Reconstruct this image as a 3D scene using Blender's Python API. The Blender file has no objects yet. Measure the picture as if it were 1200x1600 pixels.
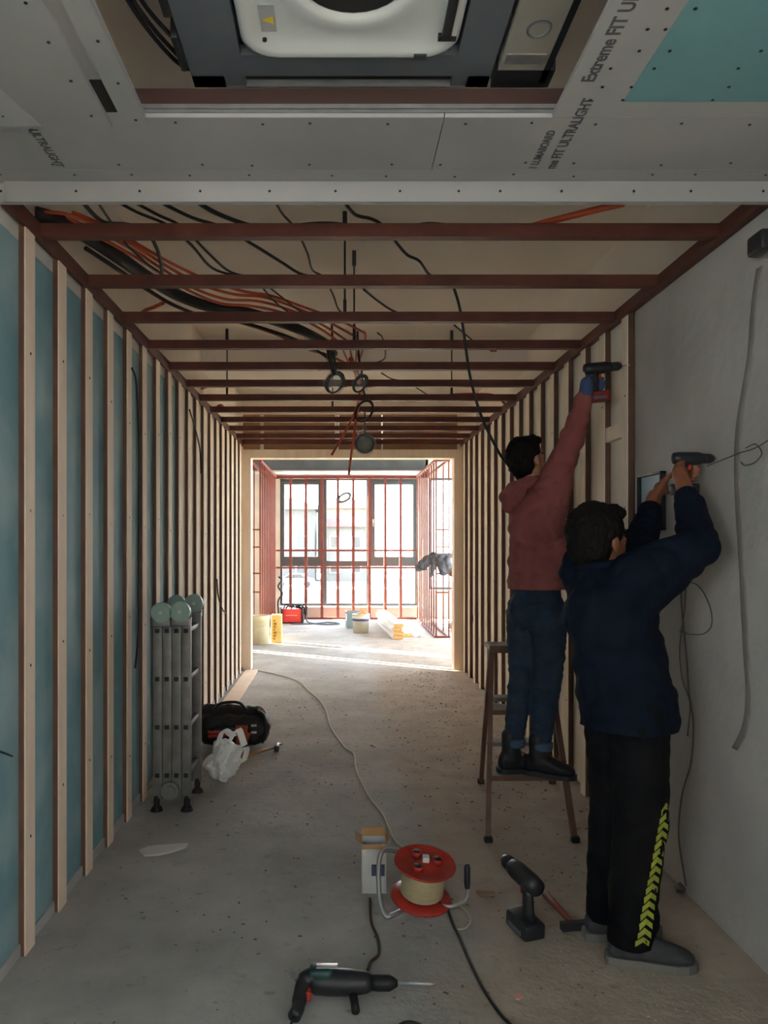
import bpy, bmesh, math, random
from mathutils import Vector, Matrix, Euler, noise
from mathutils.bvhtree import BVHTree
random.seed(7)
SC = bpy.context.scene
COL = SC.collection
PI = math.pi

# ------------------------------------------------------------------ camera, sky, sun, exposure
EYE = 1.5
cam = bpy.data.cameras.new('camera')
cam_o = bpy.data.objects.new('camera', cam); COL.objects.link(cam_o)
cam_o.location = (0, 0, EYE); cam_o.rotation_euler = (PI/2, 0, 0)
cam.lens = 27.0; cam.sensor_width = 36.0; cam.sensor_fit = 'AUTO'
cam.shift_x = 70/1600; cam.shift_y = 49/1600
cam.clip_start = 0.02; cam.clip_end = 600
SC.camera = cam_o

w = bpy.data.worlds.new('sky'); SC.world = w; w.use_nodes = True
wn = w.node_tree.nodes; wl = w.node_tree.links
bg = wn['Background']
wtc = wn.new('ShaderNodeTexCoord'); wse = wn.new('ShaderNodeSeparateXYZ'); wra = wn.new('ShaderNodeValToRGB')
wl.new(wtc.outputs['Generated'], wse.inputs[0]); wl.new(wse.outputs['Z'], wra.inputs[0]); wl.new(wra.outputs[0], bg.inputs[0])
wra.color_ramp.elements[0].position = 0.0; wra.color_ramp.elements[0].color = (0.975, 0.945, 1.0, 1)
wra.color_ramp.elements[1].position = 0.6; wra.color_ramp.elements[1].color = (0.70, 0.80, 1.0, 1)
bg.inputs[1].default_value = 12.5

sun = bpy.data.lights.new('sun', 'SUN'); sun.energy = 210.0; sun.angle = math.radians(0.5); sun.color = (1.0, 0.84, 0.58)
sun_o = bpy.data.objects.new('sun', sun); COL.objects.link(sun_o)
SUN_H = Vector((2.65, -1.62, 0)).normalized()
sd = Vector((SUN_H.x*math.cos(math.radians(21)), SUN_H.y*math.cos(math.radians(21)), -math.sin(math.radians(21))))
sun_o.rotation_euler = sd.to_track_quat('-Z', 'Y').to_euler(); sun_o.location = (-20, 20, 12)

def portal(name, loc, size_x, size_z, yaw):
    l = bpy.data.lights.new(name, 'AREA'); l.shape = 'RECTANGLE'; l.size = size_x; l.size_y = size_z
    l.cycles.is_portal = True
    o = bpy.data.objects.new(name, l); COL.objects.link(o)
    o.location = loc; o.rotation_euler = (PI/2, 0, yaw)
portal('portal_far', (0.15, 15.75, 1.6), 3.1, 3.0, PI)          # sky light coming in through the far window
portal('portal_right', (2.95, 15.75, 1.6), 2.5, 3.0, PI)
portal('portal_side', (4.72, 12.4, 1.75), 6.0, 2.7, PI/2)
portal('portal_near_left', (-1.36, -.9, 1.6), 1.6, 1.3, -PI/2)
portal('portal_near_right', (1.78, -.9, 1.6), 1.6, 1.3, PI/2)
portal('portal_back', (0.15, -3.62, 1.6), .7, .9, 0)             # and through the window added behind the camera

SC.view_settings.view_transform = 'Standard'; SC.view_settings.look = 'None'
SC.view_settings.gamma = 1.0; SC.view_settings.use_curve_mapping = False
SC.view_settings.exposure = 0.68
SC.cycles.use_denoising = True
SC.cycles.max_bounces = 14; SC.cycles.diffuse_bounces = 10; SC.cycles.transparent_max_bounces = 16
SC.cycles.sample_clamp_indirect = 8.0

# ------------------------------------------------------------------ helpers
def P(px, py, d):
    """place in the room that lies at depth d along the line of sight noted for it"""
    return Vector(((px-530)*d/1200, d, EYE-(py-849)*d/1200))
def PZ(px, py, zr):
    """the same, for a known height zr above the eye"""
    return P(px, py, zr*1200/(849-py))
def PF(px, py, z=0.0):
    return P(px, py, (EYE-z)*1200/(py-849))

MATS = {}
def mat(name, col, rough=0.8, metal=0.0, col2=None, scale=6.0, bump=0.0, bscale=None, detail=5, stretch=(1, 1, 1), lo=0.35, hi=0.65, trans=0.0, spec=0.4, sss=0):
    if name in MATS: return MATS[name]
    m = bpy.data.materials.new(name); m.use_nodes = True
    n = m.node_tree.nodes; l = m.node_tree.links; b = n['Principled BSDF']
    b.inputs['Roughness'].default_value = rough; b.inputs['Metallic'].default_value = metal
    b.inputs['Specular IOR Level'].default_value = spec
    b.inputs['Base Color'].default_value = (*col, 1)
    if trans: b.inputs['Transmission Weight'].default_value = trans
    if col2 or bump:
        tc = n.new('ShaderNodeTexCoord'); mp = n.new('ShaderNodeMapping'); mp.inputs['Scale'].default_value = stretch
        l.new(tc.outputs['Object'], mp.inputs[0])
    if col2:
        nz = n.new('ShaderNodeTexNoise'); nz.inputs['Scale'].default_value = scale; nz.inputs['Detail'].default_value = detail
        cr = n.new('ShaderNodeValToRGB'); cr.color_ramp.elements[0].position = lo; cr.color_ramp.elements[1].position = hi
        cr.color_ramp.elements[0].color = (*col, 1); cr.color_ramp.elements[1].color = (*col2, 1)
        l.new(mp.outputs[0], nz.inputs['Vector']); l.new(nz.outputs['Fac'], cr.inputs[0]); l.new(cr.outputs[0], b.inputs['Base Color'])
    if bump:
        nb = n.new('ShaderNodeTexNoise'); nb.inputs['Scale'].default_value = bscale or scale*4; nb.inputs['Detail'].default_value = 6
        bp = n.new('ShaderNodeBump'); bp.inputs['Strength'].default_value = bump; bp.inputs['Distance'].default_value = 0.02
        l.new(mp.outputs[0], nb.inputs['Vector']); l.new(nb.outputs['Fac'], bp.inputs['Height']); l.new(bp.outputs[0], b.inputs['Normal'])
    MATS[name] = m
    return m

class MB:
    def __init__(s): s.v = []; s.f = []; s.sm = []
    def add(s, vs, fs, smooth=False, M=None):
        k = len(s.v)
        s.v += [tuple(M @ Vector(v)) if M else tuple(v) for v in vs]
        s.f += [tuple(i+k for i in f) for f in fs]; s.sm += [smooth]*len(fs)
        return s
    def box(s, a, b, M=None, c=0.0):
        x0, y0, z0 = a; x1, y1, z1 = b
        x0, x1 = min(x0, x1), max(x0, x1); y0, y1 = min(y0, y1), max(y0, y1); z0, z1 = min(z0, z1), max(z0, z1)
        if c <= 0:
            vs = [(x0,y0,z0),(x1,y0,z0),(x1,y1,z0),(x0,y1,z0),(x0,y0,z1),(x1,y0,z1),(x1,y1,z1),(x0,y1,z1)]
            return s.add(vs, [(0,3,2,1),(4,5,6,7),(0,1,5,4),(1,2,6,5),(2,3,7,6),(3,0,4,7)], M=M)
        bm = bmesh.new(); bmesh.ops.create_cube(bm, size=1)
        for v in bm.verts: v.co = Vector((x0+(v.co.x+.5)*(x1-x0), y0+(v.co.y+.5)*(y1-y0), z0+(v.co.z+.5)*(z1-z0)))
        bmesh.ops.bevel(bm, geom=bm.edges[:], offset=c, segments=2, affect='EDGES', profile=.5)
        s.bm(bm, M, True); return s
    def bm(s, bm, M=None, smooth=False):
        bm.verts.ensure_lookup_table()
        for i, v in enumerate(bm.verts): v.index = i
        s.add([v.co[:] for v in bm.verts], [[v.index for v in f.verts] for f in bm.faces], smooth, M); bm.free()
        return s
    def bar(s, p, q, wd, h, up=(0, 0, 1)):
        p = Vector(p); q = Vector(q); d = q-p; L = d.length; z = d.normalized(); u = Vector(up)
        if abs(z.dot(u)) > .98: u = Vector((0, 1, 0))
        x = u.cross(z).normalized(); y = z.cross(x)
        M = Matrix((x, y, z)).transposed().to_4x4(); M.translation = p
        return s.box((-wd/2, -h/2, 0), (wd/2, h/2, L), M)
    def ring_loft(s, rings, cap=True, smooth=True):
        n = len(rings[0]); vs = [p for r in rings for p in r]; fs = []
        for i in range(len(rings)-1):
            for j in range(n):
                a = i*n+j; b = i*n+(j+1) % n
                fs.append((a, b, b+n, a+n))
        if cap: fs.append(tuple(range(n))[::-1]); fs.append(tuple((len(rings)-1)*n+j for j in range(n)))
        return s.add(vs, fs, smooth)
    def tube(s, pts, r, n=8, closed=False):
        pts = [Vector(p) for p in pts]; rr = r if isinstance(r, (list, tuple)) else [r]*len(pts)
        rings = []; up = None; m = len(pts)
        for i, p in enumerate(pts):
            if closed: t = (pts[(i+1) % m]-pts[i-1])
            else: t = (pts[min(i+1, m-1)]-pts[max(i-1, 0)])
            if t.length < 1e-9: t = Vector((0, 0, 1))
            t.normalize()
            if up is None: up = t.orthogonal().normalized()
            up = (up-t*up.dot(t))
            up = up.normalized() if up.length > 1e-6 else t.orthogonal().normalized()
            b = t.cross(up)
            rings.append([p+(up*math.cos(2*PI*k/n)+b*math.sin(2*PI*k/n))*rr[i] for k in range(n)])
        if closed: rings.append(rings[0])
        return s.ring_loft(rings, not closed)
    def cyl(s, p, q, r, r2=None, n=16):
        p = Vector(p); q = Vector(q); r2 = r if r2 is None else r2
        z = (q-p).normalized(); x = z.orthogonal().normalized(); y = z.cross(x); k = len(s.v)
        vs = [p+(x*math.cos(2*PI*i/n)+y*math.sin(2*PI*i/n))*r for i in range(n)]+[q+(x*math.cos(2*PI*i/n)+y*math.sin(2*PI*i/n))*r2 for i in range(n)]
        s.add(vs, [(i, (i+1) % n, n+(i+1) % n, n+i) for i in range(n)], True)
        return s.add(vs, [tuple(range(n))[::-1], tuple(range(n, 2*n))])
    def lathe(s, prof, M=None, n=24, close=True):
        """prof: (radius, height) pairs round local z"""
        rings = [[Vector((r*math.cos(2*PI*k/n), r*math.sin(2*PI*k/n), z)) for k in range(n)] for r, z in prof]
        if M: rings = [[M @ p for p in r] for r in rings]
        return s.ring_loft(rings, close)
    def sph(s, c, r, M=None, u=14, v=9):
        rr = (r, r, r) if not isinstance(r, (tuple, list)) else r
        bm = bmesh.new(); bmesh.ops.create_uvsphere(bm, u_segments=u, v_segments=v, radius=1)
        T = Matrix.Translation(Vector(c)) @ (M.to_4x4() if M else Matrix()) @ Matrix.Diagonal((*rr, 1))
        return s.bm(bm, T, True)
    def cap(s, p, r1, q, r2, n=14):
        s.sph(p, r1, u=n, v=9); s.sph(q, r2, u=n, v=9); p = Vector(p); q = Vector(q)
        if (q-p).length > 1e-4: s.cyl(p, q, r1*.995, r2*.995, n)
        return s
    def prism(s, pts, ext, M=None):
        n = len(pts); e = Vector(ext)
        vs = [Vector(p) for p in pts]+[Vector(p)+e for p in pts]
        return s.add(vs, [tuple(range(n))[::-1], tuple(range(n, 2*n))]+[(i, (i+1) % n, n+(i+1) % n, n+i) for i in range(n)], M=M)
    def mesh(s, name):
        me = bpy.data.meshes.new(name); me.from_pydata(s.v, [], s.f); me.update()
        if any(s.sm): me.polygons.foreach_set('use_smooth', s.sm)
        bm = bmesh.new(); bm.from_mesh(me); bmesh.ops.recalc_face_normals(bm, faces=bm.faces); bm.to_mesh(me); bm.free()
        return me
    def build(s, name, m, parent=None, **tags):
        me = s.mesh(name); me.materials.append(m)
        return link(name, me, parent, **tags)

def link(name, me, parent=None, **tags):
    o = bpy.data.objects.new(name, me); COL.objects.link(o)
    if parent:
        o.parent = parent
        bpy.context.view_layer.update()
        o.matrix_parent_inverse = parent.matrix_world.inverted()
    tag(o, **tags); return o
def tag(o, label=None, cat=None, group=None, kind=None):
    if label: o['label'] = label
    if cat: o['category'] = cat
    if group: o['group'] = group
    if kind: o['kind'] = kind
    return o
def thing(name, loc, label, cat, group=None):
    """an Empty at the thing's base; children are built in room coordinates"""
    o = bpy.data.objects.new(name, None); COL.objects.link(o); o.location = loc; o.empty_display_size = .05
    bpy.context.view_layer.update()
    return tag(o, label, cat, group)
def struct(name, loc=(0, 0, 0), label=None):
    o = bpy.data.objects.new(name, None); COL.objects.link(o); o.location = loc; o['kind'] = 'structure'
    if label: o['label'] = label
    bpy.context.view_layer.update()
    return o
def frame(o, x, y=None, z=None):
    """4x4 with axes given"""
    M = Matrix((x, y, z)).transposed().to_4x4(); M.translation = o; return M
def axes(fwd, up):
    f = Vector(fwd).normalized(); u = Vector(up); u = (u-f*u.dot(f)).normalized(); return f, u, f.cross(u)
def spline(pts, k=8):
    pts = [Vector(p) for p in pts]; out = []
    if len(pts) < 3:
        return [pts[0].lerp(pts[-1], i/k) for i in range(k+1)]
    q = [pts[0]*2-pts[1]]+pts+[pts[-1]*2-pts[-2]]
    for i in range(1, len(q)-2):
        for j in range(k):
            t = j/k; a, b, c, d = q[i-1], q[i], q[i+1], q[i+2]
            out.append(.5*((2*b)+(c-a)*t+(2*a-5*b+4*c-d)*t*t+(3*b-a-3*c+d)*t*t*t))
    out.append(pts[-1]); return out
def remesh(mb, name, m, parent=None, voxel=.012, smooth=6, disp=0.0, dscale=8.0, anis=(1, 1, 1), cutz=None, **tags):
    """fuse overlapping closed solids into one continuous smooth surface"""
    me = mb.mesh(name); tmp = bpy.data.objects.new('tmp', me); COL.objects.link(tmp)
    r = tmp.modifiers.new('r', 'REMESH'); r.mode = 'VOXEL'; r.voxel_size = voxel; r.use_smooth_shade = True
    s_ = tmp.modifiers.new('s', 'SMOOTH'); s_.iterations = smooth; s_.factor = .5
    dg = bpy.context.evaluated_depsgraph_get(); ev = tmp.evaluated_get(dg)
    out = bpy.data.meshes.new_from_object(ev, depsgraph=dg); out.name = name
    bpy.data.objects.remove(tmp); bpy.data.meshes.remove(me)
    if disp:
        ns = [v.normal.copy() for v in out.vertices]
        for v, nn in zip(out.vertices, ns):
            c = Vector((v.co.x*anis[0], v.co.y*anis[1], v.co.z*anis[2]))*dscale
            h = noise.noise(c)+.5*noise.noise(c*2.1)
            h = (abs(h)*2-.5) if disp > 0 else h
            v.co += nn*h*abs(disp)
    if cutz is not None:
        b_ = bmesh.new(); b_.from_mesh(out)
        g_ = bmesh.ops.bisect_plane(b_, geom=b_.verts[:]+b_.edges[:]+b_.faces[:], plane_co=(0, 0, cutz), plane_no=(0, 0, 1), clear_inner=True)
        bmesh.ops.holes_fill(b_, edges=[x for x in g_['geom_cut'] if isinstance(x, bmesh.types.BMEdge)], sides=0)
        b_.to_mesh(out); b_.free()
    out.materials.clear(); out.materials.append(m)
    out.polygons.foreach_set('use_smooth', [True]*len(out.polygons)); out.update()
    return link(name, out, parent, **tags)
def lettering(name, text, size, M, m, parent):
    cu = bpy.data.curves.new('t', 'FONT'); cu.body = text; cu.size = size; cu.extrude = .0004; cu.offset = size*.022
    t = bpy.data.objects.new('t', cu); COL.objects.link(t)
    dg = bpy.context.evaluated_depsgraph_get(); me = bpy.data.meshes.new_from_object(t.evaluated_get(dg), depsgraph=dg)
    bpy.data.objects.remove(t); me.transform(M); me.materials.clear(); me.materials.append(m); me.name = name
    return link(name, me, parent)

# ------------------------------------------------------------------ materials
M_red = mat('red_oxide_steel', (.075, .020, .014), .6, 0, (.11, .032, .021), 9, bump=.08)
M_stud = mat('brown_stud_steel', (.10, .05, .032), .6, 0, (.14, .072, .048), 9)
M_redb = mat('bright_primer_steel', (.13, .026, .018), .6, 0, (.17, .038, .025), 7, bump=.05)
M_wood = mat('pale_batten_wood', (.76, .61, .48), .75, 0, (.84, .69, .56), 5, stretch=(3, 3, .4), bump=.1, bscale=30)
M_woodR = mat('cream_batten_wood', (.72, .61, .48), .75, 0, (.80, .70, .57), 5, stretch=(3, 3, .4), bump=.1, bscale=30)
M_teal = mat('blue_green_board', (.15, .29, .34), .7, 0, (.31, .44, .47), 2.6, detail=7, lo=.42, hi=.72, bump=.05)
M_paper = mat('board_edge_white', (.50, .50, .46), .8, 0, (.62, .60, .55), 4)
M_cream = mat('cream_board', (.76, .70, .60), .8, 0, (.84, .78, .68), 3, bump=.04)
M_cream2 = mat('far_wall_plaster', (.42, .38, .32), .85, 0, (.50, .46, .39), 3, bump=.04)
M_plast = mat('grey_plaster', (.36, .34, .32), .9, 0, (.49, .465, .43), 2.2, detail=8, lo=.3, hi=.7, bump=.25, bscale=18)
M_chase = mat('chase_plaster', (.20, .18, .165), .95, 0, (.27, .245, .225), 6, bump=.4, bscale=25)
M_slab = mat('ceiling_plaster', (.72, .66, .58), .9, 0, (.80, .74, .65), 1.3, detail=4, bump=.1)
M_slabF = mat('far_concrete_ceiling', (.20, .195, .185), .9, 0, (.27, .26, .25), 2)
M_soff = mat('plasterboard_grey', (.30, .30, .305), .85, 0, (.37, .37, .375), 1.2, bump=.03)
M_comp = mat('joint_compound', (.37, .37, .38), .85, 0, (.42, .42, .425), 5)
M_black = mat('black_rubber', (.012, .012, .014), .55)
M_blk2 = mat('black_plastic', (.02, .022, .025), .4)
M_steel = mat('galvanised_steel', (.42, .46, .46), .38, .8, (.52, .56, .55), 12)
M_alud = mat('dull_aluminium', (.17, .175, .175), .5, .5, (.23, .235, .235), 14, bump=.05)
M_alu = mat('aluminium', (.50, .51, .52), .42, .85, (.58, .59, .6), 14, bump=.05)
M_dark = mat('dark_void', (.01, .01, .01), .9)
M_orange = mat('orange_conduit', (.42, .07, .026), .5)
M_screw = mat('screw_black', (.03, .03, .03), .4, .6)
M_white = mat('white_plastic', (.66, .68, .68), .35)
M_ink = mat('grey_ink', (.09, .09, .095), .9)
M_frame = mat('anthracite_frame', (.055, .065, .07), .5)
M_skin = mat('skin', (.42, .20, .12), .5, 0, (.36, .16, .10), 20)

# concrete floor: grey screed, brown dust on the right, fine pits
def floor_mat():
    m = bpy.data.materials.new('dusty_screed'); m.use_nodes = True; n = m.node_tree.nodes; l = m.node_tree.links; b = n['Principled BSDF']
    b.inputs['Roughness'].default_value = .88; b.inputs['Specular IOR Level'].default_value = .25
    tc = n.new('ShaderNodeTexCoord')
    def nz(s, d, v=None):
        t = n.new('ShaderNodeTexNoise'); t.inputs['Scale'].default_value = s; t.inputs['Detail'].default_value = d; t.inputs['Roughness'].default_value = .62
        l.new(v or tc.outputs['Object'], t.inputs['Vector']); return t.outputs['Fac']
    def ramp(src, p0, c0, p1, c1):
        r = n.new('ShaderNodeValToRGB'); r.color_ramp.elements[0].position = p0; r.color_ramp.elements[1].position = p1
        r.color_ramp.elements[0].color = (*c0, 1); r.color_ramp.elements[1].color = (*c1, 1); l.new(src, r.inputs[0]); return r.outputs[0]
    def mix(f, a, c):
        x = n.new('ShaderNodeMix'); x.data_type = 'RGBA'; l.new(f, x.inputs[0]); l.new(a, x.inputs[6]); l.new(c, x.inputs[7]); return x.outputs[2]
    base = ramp(nz(1.6, 8), .35, (.33, .325, .31), .68, (.50, .49, .475))
    dust = ramp(nz(4.0, 9), .3, (.32, .26, .205), .7, (.46, .39, .32))
    # brown dust gathers where people cut and drill: a ragged band along the right side and the left wall foot
    sep = n.new('ShaderNodeSeparateXYZ'); l.new(tc.outputs['Object'], sep.inputs[0])
    ma = n.new('ShaderNodeMath'); ma.operation = 'MULTIPLY_ADD'; ma.inputs[1].default_value = .9; l.new(nz(1.1, 6), ma.inputs[0]); l.new(sep.outputs['X'], ma.inputs[2])
    band = ramp(ma.outputs[0], .78, (0, 0, 0), 1.0, (.85, .85, .85))
    c = mix(band, base, dust)
    dk = ramp(nz(11, 9), .28, (1, 1, 1), .40, (0, 0, 0))
    dkc = n.new('ShaderNodeRGB'); dkc.outputs[0].default_value = (.17, .16, .15, 1)
    mm = n.new('ShaderNodeMath'); mm.operation = 'MULTIPLY'; mm.inputs[1].default_value = .6; l.new(dk, mm.inputs[0])
    c = mix(mm.outputs[0], c, dkc.outputs[0])
    l.new(c, b.inputs['Base Color'])
    bp = n.new('ShaderNodeBump'); bp.inputs['Strength'].default_value = .5; bp.inputs['Distance'].default_value = .02
    l.new(nz(22, 9), bp.inputs['Height']); l.new(bp.outputs[0], b.inputs['Normal'])
    return m
M_floor = floor_mat()
def glass_mat(name, tint, fac):
    m = bpy.data.materials.new(name); m.use_nodes = True; n = m.node_tree.nodes; l = m.node_tree.links
    n.remove(n['Principled BSDF']); t = n.new('ShaderNodeBsdfTransparent'); g = n.new('ShaderNodeBsdfGlossy'); x = n.new('ShaderNodeMixShader')
    t.inputs[0].default_value = (*tint, 1); g.inputs['Roughness'].default_value = .03; x.inputs[0].default_value = fac
    l.new(t.outputs[0], x.inputs[1]); l.new(g.outputs[0], x.inputs[2]); l.new(x.outputs[0], n['Material Output'].inputs[0]); return m
M_glass = glass_mat('window_glass', (.95, .98, .97), .06)
def film_mat(name, alpha, col):
    m = bpy.data.materials.new(name); m.use_nodes = True; b = m.node_tree.nodes['Principled BSDF']
    b.inputs['Base Color'].default_value = (*col, 1); b.inputs['Alpha'].default_value = alpha; b.inputs['Roughness'].default_value = .2; return m
M_film = film_mat('clear_film', .14, (.7, .75, .75))

# ------------------------------------------------------------------ SHELL
MB().box((-4.2, -3.7, -.12), (4.7, 15.72, 0)).build('floor', M_floor, kind='structure')
YW = 9.10                      # end wall of the corridor
cl = struct('ceiling', (0, 5, 3.26))
MB().box((-4.2, -3.7, 3.26), (4.7, 9.3, 3.42)).build('slab', M_slab, cl)
MB().box((-1.32, 6.62, 3.0), (1.72, 7.4, 3.262)).build('downstand_beam', M_slab, cl)
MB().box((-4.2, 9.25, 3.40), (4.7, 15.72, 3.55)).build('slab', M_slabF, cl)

# left wall: boards with a batten over every joint
wL = struct('wall_left', (-1.2, 3, 0))
XL = -1.165
ys = [2.79+.335*i for i in range(19)]
edges = [-3.6, -1.65, -.15, 1.2]+[y+.045 for y in ys]+[YW]
for i in range(len(edges)-1):
    a, b = edges[i]+.001, edges[i+1]-.001
    teal = a < 5.2
    if -1.75 < a < -.4:                                   # leaves a hole for the side window added behind the camera
        for z0, z1 in ((.03, 1.0), (2.2, 2.7)): MB().box((XL-.0125, a, z0), (XL, b, z1)).build('wall_panel', M_teal, wL)
        continue
    if teal:
        MB().box((XL-.0125, a, .03), (XL, b, 2.60)).build('wall_panel', M_teal, wL)
        MB().box((XL-.0125, a, 2.601), (XL, b, 2.70)).build('panel_edge_strip', M_paper, wL)
    else:
        MB().box((XL-.0125, a, .03), (XL, b, 2.70)).build('wall_panel', M_cream, wL)
for i, y in enumerate(ys):
    j = random.uniform(-.006, .006)
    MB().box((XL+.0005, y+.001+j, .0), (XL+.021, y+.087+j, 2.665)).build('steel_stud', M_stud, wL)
    MB().box((XL+.0212, y+j, .0), (XL+.026, y+.088+j, 2.665)).build('batten', M_wood, wL)
sb = MB()
for i, y in enumerate(ys):
    for z in (.42+.1*math.sin(i), 1.05+.05*math.sin(i*2), 1.62-.04*math.sin(i*3), 2.2+.06*math.sin(i)):
        c = Vector((XL+.026, y+.045, z)); sb.cyl(c, c+Vector((.0015, 0, 0)), .006, n=8)
sb.build('screw_heads', M_screw, wL, kind='stuff')
def holed(x0, x1, y0, y1, ztop, m, par):
    for a, b, c, d in ((y0, -1.65, 0, ztop), (-.15, y1, 0, ztop), (-1.65, -.15, 0, 1.0), (-1.65, -.15, 2.2, ztop)): MB().box((x0, a, c), (x1, b, d)).build('masonry', m, par)
    w_ = struct('window_%d' % (4 if x0 < 0 else 5), (x0, -.9, .9))  # unseen side window, added to bring fill daylight in near the camera
    for y in (-1.62, -.9, -.18): MB().box((x0+.03, y-.03, 1.0), (x0+.09, y+.03, 2.2)).build('mullion', M_frame, w_)
    MB().box((x0+.05, -1.59, 1.0), (x0+.056, -.93, 2.2)).build('pane', M_glass, w_); MB().box((x0+.05, -.87, 1.0), (x0+.056, -.21, 2.2)).build('pane', M_glass, w_)
holed(XL-.16, XL-.0135, -3.6, YW, 3.26, M_slab, wL)
MB().box((XL-.013, -3.6, 0), (XL+.008, YW, .045)).build('baseboard_left', M_comp, kind='structure')

# right wall: plaster near the camera, then boards and deeper battens
wR = struct('wall_right', (1.5, 3, 0))
XR = 1.49
holed(XR, XR+.25, -3.6, 3.87, 2.69, M_plast, wR)
MB().box((XR+.13, -3.6, 2.69), (XR+.25, YW, 3.26)).build('upper_masonry', M_slab, wR)
MB().box((XR+.02, 3.87, 0), (XR+.25, YW, 2.69)).build('masonry', M_slab, wR)
yr = [3.875+.335*i for i in range(16)]
for i, y in enumerate(yr):
    b = yr[i+1] if i+1 < len(yr) else YW
    MB().box((XR, y+.041, .03), (XR+.0125, b+.039, 2.69)).build('wall_panel', M_cream, wR)
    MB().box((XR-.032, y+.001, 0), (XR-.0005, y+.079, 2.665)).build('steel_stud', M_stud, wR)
    MB().box((XR-.037, y, 0), (XR-.0322, y+.08, 2.665)).build('batten', M_woodR, wR)
MB().box((XR-.03, 3.957, 2.05), (XR-.001, 4.208, 2.13)).build('noggin', M_woodR, wR)
sb = MB()
for i, y in enumerate(yr):
    for z in (.5, 1.1+.05*math.sin(i*2), 1.68-.04*math.sin(i*3), 2.25):
        c = Vector((XR-.037, y+.03, z)); sb.cyl(c, c-Vector((.0015, 0, 0)), .006, n=8)
sb.build('screw_heads', M_screw, wR, kind='stuff')
# filled cable chase in the plaster
ch = []
for px, py in [(1187, 418), (1178, 480), (1172, 560), (1158, 640), (1152, 700), (1153, 780), (1158, 860), (1162, 940), (1166, 1020), (1170, 1090), (1163, 1140), (1148, 1170)]:
    d = XR*1200/(px-530); ch.append(Vector((XR, d, EYE-(py-849)*d/1200)))
ch = spline(ch, 4)
mb = MB(); rings = []
for i, p in enumerate(ch):
    hw = .026+.005*noise.noise(Vector((i*.4, 0, 0))); 
    rings.append([p+Vector((.002, -hw, 0)), p+Vector((-.004, -hw*.6, 0)), p+Vector((-.004, hw*.6, 0)), p+Vector((.002, hw, 0))])
mb.ring_loft(rings); mb.build('cable_chase', M_chase, wR)

# end wall with the framed opening, far room shell
X0, X1, ZT = -1.045, 1.36, 2.51
wE = struct('wall_end', (0, YW, 0))
MB().box((-4.2, YW+.02, 0), (X0-.1, YW+.16, 3.40)).build('left_part', M_cream, wE)
MB().box((X1+.09, YW+.02, 0), (4.7, YW+.16, 3.40)).build('right_part', M_cream, wE)
MB().box((X0-.1, YW+.02, 3.03), (X1+.09, YW+.16, 3.40)).build('lintel_part', M_cream, wE)
M_brn = mat('brown_insulation', (.34, .20, .12), .9, 0, (.40, .245, .15), 3)
for a, b in ((-1.18, -.93), (-.90, -.05), (.0, .50), (.52, 1.40)):
    MB().box((a, YW+.03, 2.60), (b, YW+.1, 3.03)).build('backing_panel', M_brn, wE)
for x in (-.915, -.025, 1.43):
    MB().box((x-.02, YW, 2.60), (x+.02, YW+.1, 3.03)).build('upright', M_woodR, wE)
d1 = struct('door_1', (0, YW, 0))
MB().box((X0-.1, YW-.02, 0), (X0, YW+.17, ZT+.1)).build('jamb', M_wood, d1)
MB().box((X1, YW-.02, 0), (X1+.1, YW+.17, ZT+.1)).build('jamb', M_wood, d1)
MB().box((X0, YW-.02, ZT), (X1, YW+.17, ZT+.1)).build('header', M_woodR, d1)

YF = 15.55                      # window wall
wB = struct('wall_far', (0, YF, 0))
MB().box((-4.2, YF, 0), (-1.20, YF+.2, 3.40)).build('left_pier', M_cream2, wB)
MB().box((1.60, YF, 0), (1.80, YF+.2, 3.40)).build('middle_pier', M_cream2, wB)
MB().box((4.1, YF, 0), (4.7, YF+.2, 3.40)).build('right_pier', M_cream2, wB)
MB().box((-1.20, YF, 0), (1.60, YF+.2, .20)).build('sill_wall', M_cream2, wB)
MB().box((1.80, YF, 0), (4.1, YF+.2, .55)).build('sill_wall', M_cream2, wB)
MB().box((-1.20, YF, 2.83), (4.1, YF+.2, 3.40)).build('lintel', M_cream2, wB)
M_beam = mat('dark_grey_concrete', (.055, .065, .07), .8, 0, (.075, .085, .09), 4)
MB().box((-4.0, 14.4, 2.868), (1.62, 14.9, 3.40)).build('trim_1', M_beam, kind='structure')
MB().box((-4.0, 14.37, 2.843), (1.62, 14.93, 2.868)).build('trim_2', M_alu, kind='structure')
wS = struct('wall_far_left', (-4.0, 12, 0))
SL = [(12.26, 12.37), (12.42, 12.54), (12.76, 12.79), (13.30, 13.42), (13.46, 13.72), (13.86, 13.90)]         # slots in the unseen left side, placed to cast the floor sun strips
e = 9.26
for a, b in SL:
    MB().box((-4.05, e, 0), (-3.9, a, 2.45)).build('sun_mask_infill', M_cream2, wS); e = b
MB().box((-4.05, e, 0), (-3.9, YF, 2.45)).build('sun_mask_infill', M_cream2, wS)
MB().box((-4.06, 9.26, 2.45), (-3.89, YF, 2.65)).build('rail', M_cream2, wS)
MB().box((-3.98, 13.4, 2.65), (-3.974, YF, 3.40)).build('pane', M_glass, wS)  # unseen clerestory pane, added so warm sun bounces in
MB().box((-4.06, 9.26, 2.651), (-3.89, 13.4, 3.40)).build('sun_mask_infill', M_cream2, wS)  # unseen board added to keep clerestory sun off the corridor wall
wG = struct('wall_far_right', (4.6, 12, 0))  # out of view; its glazing is added to send more daylight down the corridor
MB().box((4.5, 9.26, 0), (4.7, YF, .4)).build('sill_wall', M_cream2, wG)
MB().box((4.5, 9.26, 3.1), (4.7, YF, 3.40)).build('lintel', M_cream2, wG)
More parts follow.
